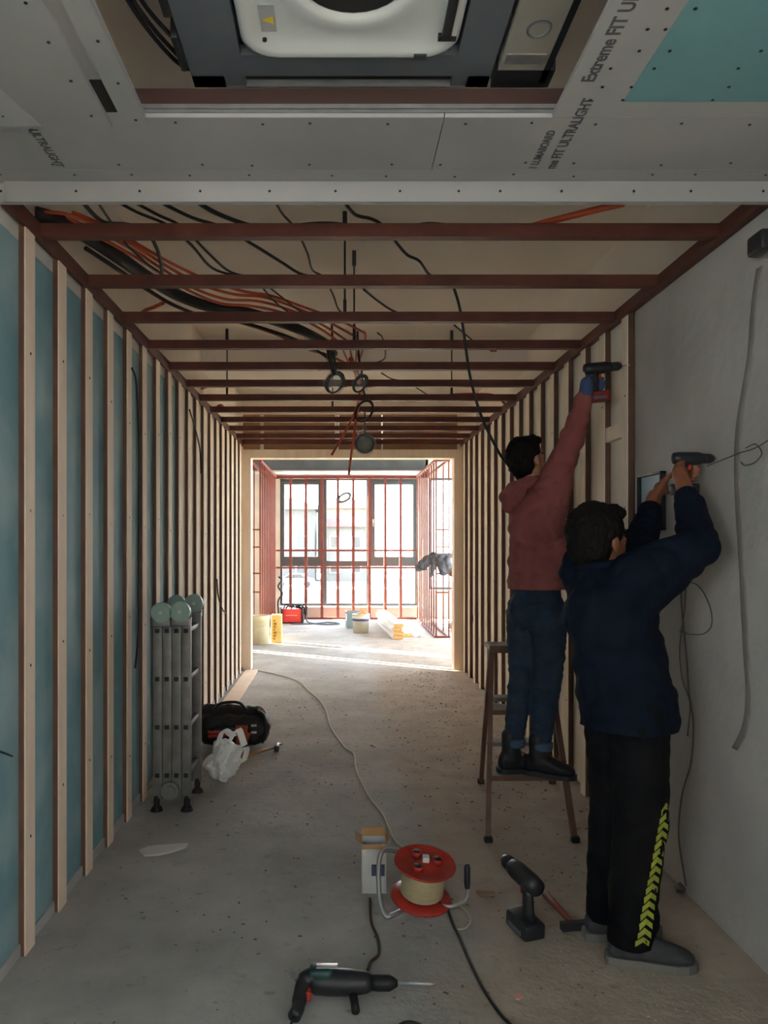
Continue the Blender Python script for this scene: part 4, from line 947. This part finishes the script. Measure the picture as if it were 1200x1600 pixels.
# sacks/canisters at the left jamb
cn = thing('bucket', (-1.14, 11.75, 0), 'tall cream bucket catching the sun just inside the left jamb', 'bucket')
MB().lathe([(0, .003), (.15, .003), (.165, .36), (.172, .365), (.172, .40), (.165, .43), (.15, .43), (.145, .05), (0, .05)], Matrix.Translation((-1.20, 11.45, 0)), 28, False).build('pail', mat('yellow_cream_pail', (.66, .58, .36), .5, 0, (.72, .66, .46), 6), cn)
q = MB(); q.tube(spline([(-1.36, 11.43, .37), (-1.30, 11.28, .30), (-1.20, 11.25, .27), (-1.08, 11.3, .30), (-1.04, 11.43, .37)], 6), .004, 6); q.build('wire_handle', M_alu, cn)
yb = thing('carton', (-.98, 11.6, 0), 'upright yellow printed carton right of the sunlit cream bucket', 'carton')
q = MB(); q.box((-1.025, 11.55, 0), (-.87, 11.75, .42), c=.006); q.build('box_body', mat('yellow_card', (.66, .47, .13), .7, 0, (.72, .54, .2), 5), yb)
q = MB()
for k in range(7): q.box((-.985, 11.5475, .05+.045*k), (-.965+.012*(k % 3), 11.5499, .082+.045*k))
q.build('printed_letters', mat('print_brown', (.30, .14, .04), .7), yb); MB().box((-1.02, 11.5478, .16), (-.875, 11.5499, .164)).build('printed_line', mat('print_brown', (.3, .14, .04), .7), yb)
# timber stack
M_foil = mat('white_wrapped_timber', (.74, .73, .70), .5, 0, (.80, .79, .77), 5); M_end = mat('orange_end_grain', (.62, .33, .10), .7, 0, (.68, .40, .16), 20)
A, B = Vector((.93, 14.1, 0)), Vector((.95, 11.9, 0))
tn = 0
for row, (z, shift, lb) in enumerate(((.0, 0, 'lowest'), (.062, .02, 'second'), (.124, -.01, 'third'), (.186, .015, 'topmost'))):
    for c_ in range(1 if row else 2):
        x = .83+c_*.175+shift; o = thing('timber_beam', (x, 12.0, z), ('%s long white beam of the timber stack by the right partition' % lb) if not c_ else 'single white beam lying right beside the timber stack', 'timber', None)
        q = MB(); q.bar((x+.06+.03, 12.02+.3*c_, z+.03), (x-.05, 14.5, z+.03), .15, .058); q.build('plank', M_foil, o)
        q = MB(); q.bar((x+.091, 11.995+.3*c_, z+.03), (x+.09, 12.0195+.3*c_, z+.03), .148, .056); q.build('cut_end', M_end, o)
for k, (x0, x1, lb) in enumerate(((1.24, 1.06, 'long white strip lying between timber stack and right partition'), (1.34, 1.17, 'long white strip lying nearest the right partition foot'))):
    q = MB(); q.bar((x0, 12.3, .014+.0), (x1, 14.3, .014), .07, .024); q.build('board_strip', M_foil, None, label=lb, cat='board strip')
# jacket over the right partition
jt = thing('jacket', (1.60, 12.3, 1.1), 'dark grey jacket slung over the red steel partition', 'jacket')
q = MB(); q.cap((1.50, 12.27, 1.30), .07, (1.35, 12.3, 1.16), .09); q.cap((1.38, 12.3, 1.2), .08, (1.27, 12.32, 1.10), .06); q.cap((1.52, 12.25, 1.26), .08, (1.70, 12.22, 1.22), .09); q.cap((1.68, 12.22, 1.22), .085, (1.78, 12.24, 1.05), .07)
q.cap((1.50, 12.2, 1.24), .05, (1.47, 12.2, .98), .03); q.cap((1.58, 12.2, 1.22), .08, (1.66, 12.2, 1.04), .06)
remesh(q, 'jacket_body', mat('jacket_grey', (.045, .05, .065), .8, 0, (.07, .075, .095), 6), jt, .014, 4, disp=.022, dscale=8)
# coil on the grid, cable by the welder
q = MB()
for k in range(4): q.tube([Vector((.10+.125*math.cos(a)*(1-.05*k), YG-.07-.012*k+.02*math.sin(a), 2.40+.10*math.sin(a+.5)*(1-.06*k))) for a in [2*PI*i/24 for i in range(24)]], .012, 6, True)
q.tube([(.05, YG-.06, 2.3), (.3, YG-.05, 2.42), (.38, YG-.05, 2.44)], .006, 6)
q.build('cable_coil', M_black, None, label='black cable coil hanging on the steel grid in front of the window', cat='cable')
q = MB(); q.tube(spline([(-1.18, 15.0, .85), (-1.12, 14.98, .78), (-1.19, 14.97, .66), (-1.11, 14.97, .52), (-1.19, 14.95, .36), (-1.15, 14.8, .014), (-1.1, 14.6, .014)], 6), .018, 8)
q.build('hanging_cable', M_black, None, label='thick black cable hanging in the left corner of the far room', cat='cable')
bg_ = thing('sack', (2.25, 14.2, 0), 'small grey sack on the floor beyond the right partition', 'sack')
q = MB(); q.sph((2.05, 13.2, .09), (.16, .14, .09)); q.sph((2.12, 13.2, .15), (.09, .09, .06)); remesh(q, 'sack_body', mat('sack_grey', (.4, .39, .37), .9), bg_, .02, 2, disp=.02, dscale=8)

# ------------------------------------------------------------------ cables overhead
def cable(name, pts, r, m, label, zr=1.27, cat='cable', n=8, k=6, group=None):
    P3 = []
    for p in pts:
        if isinstance(p, Vector): P3.append(p)
        elif len(p) == 3: P3.append(P(p[0], p[1], p[2]))
        else: P3.append(PZ(p[0], p[1], zr))
    q = MB(); q.tube(spline(P3, k), r, n); o = q.build(name, m, None, label=label, cat=cat, group=group); return o
bpts = [(55, 334), (90, 345), (140, 372), (190, 405), (235, 436), (280, 462), (330, 480), (375, 486), (420, 498), (470, 516), (510, 538), (521, 552)]
def off(l, dx, dy): return [(x+dx, y+dy) for x, y in l]
cable('cable_bundle', bpts, .030, M_black, 'thick black sheathed cable bundle crossing the ceiling frame', 1.275)
cable('power_cable', off(bpts, -6, 16)[2:], .010, M_black, 'black cable running along the underside of the thick bundle', 1.25)
G = 'orange conduits beside the thick black bundle'
for i, (dx, dy, lb) in enumerate(((14, -9, 'orange conduit nearest the thick black bundle overhead'), (24, -14, 'second orange conduit from the thick black bundle'), (36, -19, 'third orange conduit from the thick black bundle'), (50, -22, 'outermost orange conduit of the run over the ceiling frame'))):
    l = [(x+dx*(.35+.65*min(1, k/5)), y+dy*(.3+.7*min(1, k/4))+3*math.sin(k*1.3+i)) for k, (x, y) in enumerate(bpts)]
    cable('orange_conduit', l[i % 2:]+[(548+4*i, 575-2*i)], .0075, M_orange, lb, 1.28+.01*(i % 2), 'conduit', group=G)
cable('orange_conduit', [(330, 492), (380, 505), (430, 522), (480, 545), (515, 556), (545, 570), (560, 572)], .010, M_orange, 'orange conduit looping below the black bundle', 1.265, 'conduit')
thin = [
 ([(125, 312), (160, 346), (200, 351), (228, 362), (245, 388), (252, 415), (253, 436)], .008, 'thin black cable curling at the far left of the ceiling frame'),
 ([(150, 312), (172, 345), (196, 380), (225, 408), (246, 424)], .005, 'thin grey wire second from the left over the ceiling frame'),
 ([(178, 312), (215, 332), (262, 352), (300, 384), (330, 418), (365, 430), (392, 433)], .006, 'thin black wire starting above the left end of the pale fascia'),
 ([(203, 312), (245, 335), (285, 355), (325, 395), (360, 425), (400, 434)], .006, 'thin black wire running alongside its left neighbour to the second beam'),
 ([(243, 312), (300, 340), (350, 356), (400, 385), (440, 410), (470, 428), (500, 433), (535, 434)], .007, 'black cable drooping from fascia to the middle of the second beam'),
 ([(302, 312), (340, 334), (390, 352), (430, 357), (480, 351), (520, 350), (560, 356)], .009, 'thicker black cable lying on the nearest red beam left of centre'),
 ([(428, 312), (442, 335), (462, 358), (480, 395), (488, 422), (505, 433), (520, 460), (530, 485), (548, 495)], .005, 'thin grey wire dropping left of the hanger rod'),
 ([(541, 320), (556, 336), (580, 342), (597, 352), (616, 375), (636, 398), (655, 408), (672, 430), (697, 434)], .0065, 'wavy black cable crossing right of the hanger rod'),
 ([(640, 356), (665, 351), (690, 352), (715, 356)], .010, 'short black cable hump lying on the nearest red beam right of centre'),
 ([(568, 452), (590, 470), (615, 486), (645, 495), (690, 494)], .006, 'black wire sagging between the second and third beams'),
 ([(412, 452), (430, 472), (452, 488), (480, 494)], .004, 'thin wire between second and third beams left of centre'),
 ([(422, 450), (445, 468), (468, 486), (487, 493)], .004, 'thin wire just right of its twin above the third beam'),
 ([(710, 508), (730, 525), (752, 542), (775, 549)], .005, 'thin wire crossing behind the long hanging cable'),
 ([(590, 520), (598, 530), (601, 560), (575, 570)], .005, 'grey wire bending near the hanging coils'),
 ([(596, 583), (612, 592), (635, 597), (660, 612), (675, 622)], .005, 'thin grey wire beyond the sixth beam'),
]
for l, r_, lb in thin: cable('ceiling_wire', l, r_, M_black, lb, 1.262)
cable('hanging_cable', [(706, 440, 4.0), (718, 480, 4.05), (726, 530, 4.1), (735, 590, 4.15), (752, 650, 4.2), (780, 708, 4.28), (800, 735, 4.35), (822, 775, 4.4), (835, 850, 4.4), (850, 930, 4.38)], .0075, M_black, 'long black cable hanging from the ceiling down to the person in pink', n=8)
cable('orange_conduit', [(815, 358), (850, 348), (890, 338), (930, 328), (975, 318)], .013, M_orange, 'orange conduit over the nearest beam at the right', 1.27, 'conduit')
cable('orange_conduit', [(768, 548), (790, 540), (825, 534), (860, 536), (885, 545)], .011, M_orange, 'orange conduit arching over the fourth beam at the right', 1.262, 'conduit')
cable('orange_conduit', [(690, 620), (710, 617), (750, 616), (775, 619), (790, 632)], .012, M_orange, 'orange conduit lying over the seventh beam at the right', 1.27, 'conduit')
cable('orange_conduit', [(655, 692), (663, 679), (680, 673), (700, 672)], .012, M_orange, 'short orange conduit loop near the doorway on the right', 1.30, 'conduit')
cable('orange_conduit', [(205, 516), (211, 500), (225, 486), (240, 480), (256, 473)], .010, M_orange, 'bent orange conduit stub above the left rail', 1.30, 'conduit')
cable('orange_conduit', [(303, 612), (315, 607), (330, 601), (333, 597)], .012, M_orange, 'small orange conduit stub above the left rail farther away', 1.32, 'conduit')
cable('orange_conduit', [(334, 640), (345, 633), (352, 640)], .012, M_orange, 'tiny orange conduit hook above the left rail near the door', 1.30, 'conduit')
# hanger rods from the slab to the frame
def rod(x, y, lb, z0=2.70):
    t = thing('hanger_rod', (x, y, z0), lb, 'hanger rod'); q = MB(); q.cyl((x, y, z0), (x, y, 3.259), .0055, n=8); q.build('rod', M_screw, t)
    MB().box((x-.012, y-.010, 3.17), (x+.012, y+.010, 3.259)).build('ceiling_anchor', M_screw, t); MB().box((x-.009, y-.009, z0), (x+.009, y+.009, z0+.09)).build('lower_bracket', M_screw, t)
rod(.03, 4.075, 'dark threaded hanger rod above the third red beam')
rod(.09, 4.62, 'dark hanger rod above the fourth red beam', 2.722); rod(-.06, 6.90, 'dark hanger rod just left of the hanging lamp', 2.722); rod(-.92, 6.30, 'dark hanger rod near the left rail', 2.722); rod(.93, 6.35, 'dark hanger rod right of centre beyond the seventh beam', 2.722)

# hanging coils
def coil(c, r, n_, wr_, lb, m=M_black, bag=False, tilt=0.3, up_to=2.95):
    t = thing('cable_coil', c, lb, 'cable'); c = Vector(c); q = MB()
    for k in range(n_):
        ph = .35*k; q.tube([c+Vector((r*(1-.06*k)*math.cos(a), .02*math.sin(a+ph)+.012*k, r*(1.15-.05*k)*math.sin(a)+tilt*r*math.cos(a))) for a in [2*PI*i/26 for i in range(26)]], wr_, 6, True)
    q.build('loops', m, t)
    q = MB(); q.tube(spline([c+Vector((0, 0, r*1.1)), c+Vector((.01, .0, r*1.6)), Vector((c.x-.01, c.y, (c.z+up_to)/2)), Vector((c.x-.02, c.y, up_to))], 6), wr_*1.3, 8); q.build('lead', m, t)
    if bag:
        q = MB(); q.sph(c+Vector((0, 0, -.005)), (r*1.25, .055, r*1.25)); q.cap(c+Vector((0, 0, r)), .04, c+Vector((0, 0, r*1.7)), .015)
        remesh(q, 'clear_wrap', M_film, t, .012, 2, disp=.012, dscale=16)
    return t
coil(P(523, 597, 5.05), .062, 5, .0055, 'black cable coil in clear wrap hanging leftmost under the frame', bag=True)
coil(P(563, 599, 5.25), .050, 4, .006, 'smaller black cable coil in clear wrap beside the left one', bag=True, tilt=.5)
coil(P(569, 642, 6.15), .075, 3, .0055, 'loose black wire coil hanging just above the lamp', tilt=.4)
cable('hanging_cable', [PZ(512, 540, 1.27), P(516, 560, 4.95), P(522, 585, 5.0)], .016, M_black, 'short thick black cable end dropping to the left coil')
lt = thing('downlight', P(570, 692, 6.87), 'round grey downlight in a clear bag hanging from the ceiling frame', 'lamp')
c = P(570, 693, 6.87)
LM = Matrix.Translation(c) @ Matrix.Rotation(PI/2, 4, 'X')
MB().lathe([(.082, -.03), (.092, .0), (.092, .012), (.078, .016), (.07, .006), (.068, -.02)], LM, 32, False).build('ring', mat('downlight_grey', (.04, .055, .06), .4), lt)
MB().lathe([(.0, -.012), (.068, -.012), (.068, -.008), (.0, -.002)], LM, 28, False).build('lens', mat('lamp_lens', (.30, .34, .34), .15), lt)
MB().lathe([(.0, -.07), (.05, -.07), (.08, -.03), (.0, -.03)], LM, 28, False).build('housing', M_blk2, lt)
q = MB(); q.tube(spline([c+Vector((0, .03, .07)), c+Vector((0, .02, .13)), Vector((c.x, 6.868, 2.672))], 6), .006, 8); q.build('lead', M_black, lt)
q = MB(); q.sph(c+Vector((0, 0, -.005)), (.105, .06, .105)); q.cap(c+Vector((0, 0, .08)), .05, c+Vector((0, 0, .15)), .012); q.cap(c+Vector((0, 0, .15)), .012, c+Vector((-.02, 0, .19)), .03); remesh(q, 'clear_bag', M_film, lt, .012, 2, disp=.010, dscale=16)
cable('orange_conduit', [(562, 612, 6.3), (560, 628, 6.45), (552, 650, 6.6), (540, 674, 6.7), (527, 696, 6.75), (518, 711, 6.78)], .011, M_orange, 'orange conduit end hanging slanted left of the downlight', cat='conduit')
cable('orange_conduit', [(566, 612, 6.35), (562, 630, 6.5), (557, 650, 6.6), (553, 680, 6.65), (549, 710, 6.68), (545, 742, 6.7)], .011, M_orange, 'orange conduit end hanging straight down beside the downlight', cat='conduit')
cable('orange_conduit', [PZ(548, 560, 1.27), P(556, 580, 5.4), P(562, 600, 5.8), P(565, 614, 6.3)], .018, M_orange, 'thick orange conduit dropping behind the hanging coils', cat='conduit')
# wires on the walls
def wallwire(side, pl, r, m, lb, k=6):
    l = []
    for px, py in pl:
        X = (XR-.006) if side > 0 else (XL+.032); d = X*1200/(px-530); l.append(Vector((X, d, EYE-(py-849)*d/1200)))
    q = MB(); q.tube(spline(l, k), r, 6); q.build('wall_wire', m, None, label=lb, cat='wire'); return l
M_wire = mat('thin_grey_wire', (.10, .095, .09), .6)
wallwire(1, [(1105, 728), (1130, 718), (1155, 708), (1180, 700), (1200, 688), (1215, 680)], .002, M_wire, 'thin wire crossing the filled chase on the plaster wall')
wallwire(1, [(1157, 722), (1165, 727), (1180, 722), (1190, 708), (1180, 694), (1165, 700)], .002, M_wire, 'small wire loop right of the filled chase')
wallwire(1, [(1066, 880), (1064, 930), (1068, 980), (1073, 1030), (1076, 1080), (1083, 1130), (1080, 1190), (1066, 1240), (1060, 1300), (1066, 1350), (1072, 1385)], .0035, M_wire, 'long thin wire dangling down the plaster wall to the floor')
wallwire(1, [(1060, 905), (1090, 915), (1108, 945), (1112, 975), (1100, 990), (1078, 991), (1062, 986)], .0025, M_wire, 'thin curved wire looping out behind the navy jacket')
wallwire(1, [(1072, 890), (1070, 950), (1062, 1010), (1066, 1060), (1078, 1100), (1074, 1150)], .0025, M_wire, 'second thin wire hanging close beside the long one')
q = MB(); c = Vector((XR-.03, 1200*(XR-.03)/(1063-530), .0)); c.z = EYE-(1388-849)*c.y/1200; q.sph(c, (.018, .03, .022)); q.sph(c+Vector((-.01, -.02, .012)), (.014, .018, .014)); remesh(q, 'wire_knot', M_wire, None, .005, 2, disp=.006, dscale=40, label='tangled dark wire knot low on the plaster wall', cat='wire')
wallwire(-1, [(206, 575), (213, 600), (217, 700), (217, 800), (216, 900), (216, 990), (211, 1044)], .006, M_black, 'black cable hanging down the left battens behind the ladder')
wallwire(-1, [(296, 640), (304, 665), (312, 700), (314, 740)], .006, M_black, 'short black cable bent over the left battens midway')
wallwire(-1, [(339, 905), (341, 930), (346, 948), (352, 958)], .006, M_black, 'short black wire hook low on the left battens')
wallwire(1, [(824, 665), (822, 690), (821, 720)], .005, M_black, 'short black wire bent over the right battens behind the head in pink')
wallwire(1, [(738, 770), (734, 850), (735, 930), (741, 980)], .006, M_wire, 'thin wire down the right battens near the doorway')
wallwire(1, [(940, 575), (955, 571), (972, 564)], .003, M_alu, 'thin bright wire stub on the right studs beside the raised drill')
q = MB(); q.tube([(XL+.003, 2.60, .80), (XL+.015, 2.66, .77), (XL+.02, 2.69, .755)], .004, 8); q.build('wire_stub', M_black, None, label='black wire stub sticking out of the nearest blue green board', cat='wire')
q = MB(); q.box((-1.10, 6.4, 0), (-.955, 9.05, .012)); q.build('floor_plank', M_wood, None, label='flat pale plank on the floor along the left wall near the doorway', cat='plank')

# ------------------------------------------------------------------ outside, seen through the far window from an upper storey
GZ = -3.1
MB().box((-120, 16.2, GZ-.3), (120, 260, GZ)).build('street_ground', mat('pale_paving', (.22, .22, .21), .9, 0, (.28, .28, .27), .3), None, kind='structure', label='pale street and yard far below the window')
def house(name, x0, x1, y0, y1, h, wallm, roofm, rh, label):
    t = thing(name, ((x0+x1)/2, y0, GZ), label, 'house')
    MB().box((x0, y0, GZ), (x1, y1, GZ+h)).build('walls', wallm, t)
    q = MB(); o_ = .6; ym = (y0+y1)/2; z = GZ+h; q.add([(x0-o_, y0-o_, z), (x1+o_, y0-o_, z), (x1+o_, y1+o_, z), (x0-o_, y1+o_, z), (x0+2.5, ym, z+rh), (x1-2.5, ym, z+rh)], [(0, 1, 5, 4), (1, 2, 5), (2, 3, 4, 5), (3, 0, 4), (0, 3, 2, 1)]); q.build('roof', roofm, t)
    nx = max(2, int((x1-x0)/3))
    for lv in range(int(h//3)):
        for i in range(nx):
            xc = x0+(i+.5)*(x1-x0)/nx; zb = GZ+lv*3+1.0
            f_ = MB(); f_.box((xc-.6, y0-.08, zb), (xc+.6, y0-.001, zb+1.5)); w_ = f_.build('window', M_white, t); MB().box((xc-.5, y0-.10, zb+.1), (xc+.5, y0-.081, zb+1.4)).build('pane', mat('dark_pane', (.03, .035, .04), .1), w_)
    return t
M_hw = mat('house_render', (.10, .095, .085), .9, 0, (.12, .115, .10), .6); M_roof = mat('clay_roof', (.12, .03, .025), .9, 0, (.15, .04, .03), .8)
house('house', -1.9, 3.4, 93, 101, 6.6, M_hw, M_roof, 1.7, 'pale house with pink tiled roof seen through the middle window')
house('house', -12.5, -2.9, 90, 99, 8.6, mat('house_grey', (.07, .072, .07), .9), mat('grey_roof', (.05, .05, .055), .9), 1.5, 'grey house filling the left window')
house('house', -3.5, 4.4, 118, 126, 10.0, M_hw, M_roof, 1.8, 'farther house whose red roof rises behind the pale one')
car = thing('car', (-4.7, 80, GZ), 'white car parked on the street outside the left window', 'car')
X, Y = -4.7, 80.0
q = MB(); prof = [(-2.1, .35), (-2.1, .75), (-1.9, .88), (-1.25, .95), (-.65, 1.42), (.75, 1.45), (1.45, .98), (2.05, .85), (2.15, .55), (2.12, .35)]
q.prism([Vector((X+a, Y, GZ+b)) for a, b in prof], (0, 1.75, 0)); q.build('body', mat('car_white', (.16, .19, .22), .3), car)
q = MB(); q.prism([Vector((X+a, Y-.012, GZ+b)) for a, b in ((-1.05, .96), (-.58, 1.34), (.68, 1.37), (1.22, .98))], (0, .011, 0)); q.build('side_glass', mat('car_glass', (.02, .025, .03), .1), car)
for a in (-1.35, 1.35): q = MB(); q.cyl((X+a, Y-.02, GZ+.33), (X+a, Y+.2, GZ+.33), .33, n=20); q.build('wheel', M_black, car)
for i, yw in enumerate((60.0,)):
    q = MB(); q.box((-12, yw, GZ), (12, yw+.25, GZ+1.0)); q.build('yard_wall', M_hw, None, label='low pale wall along the yard outside the window', cat='wall')
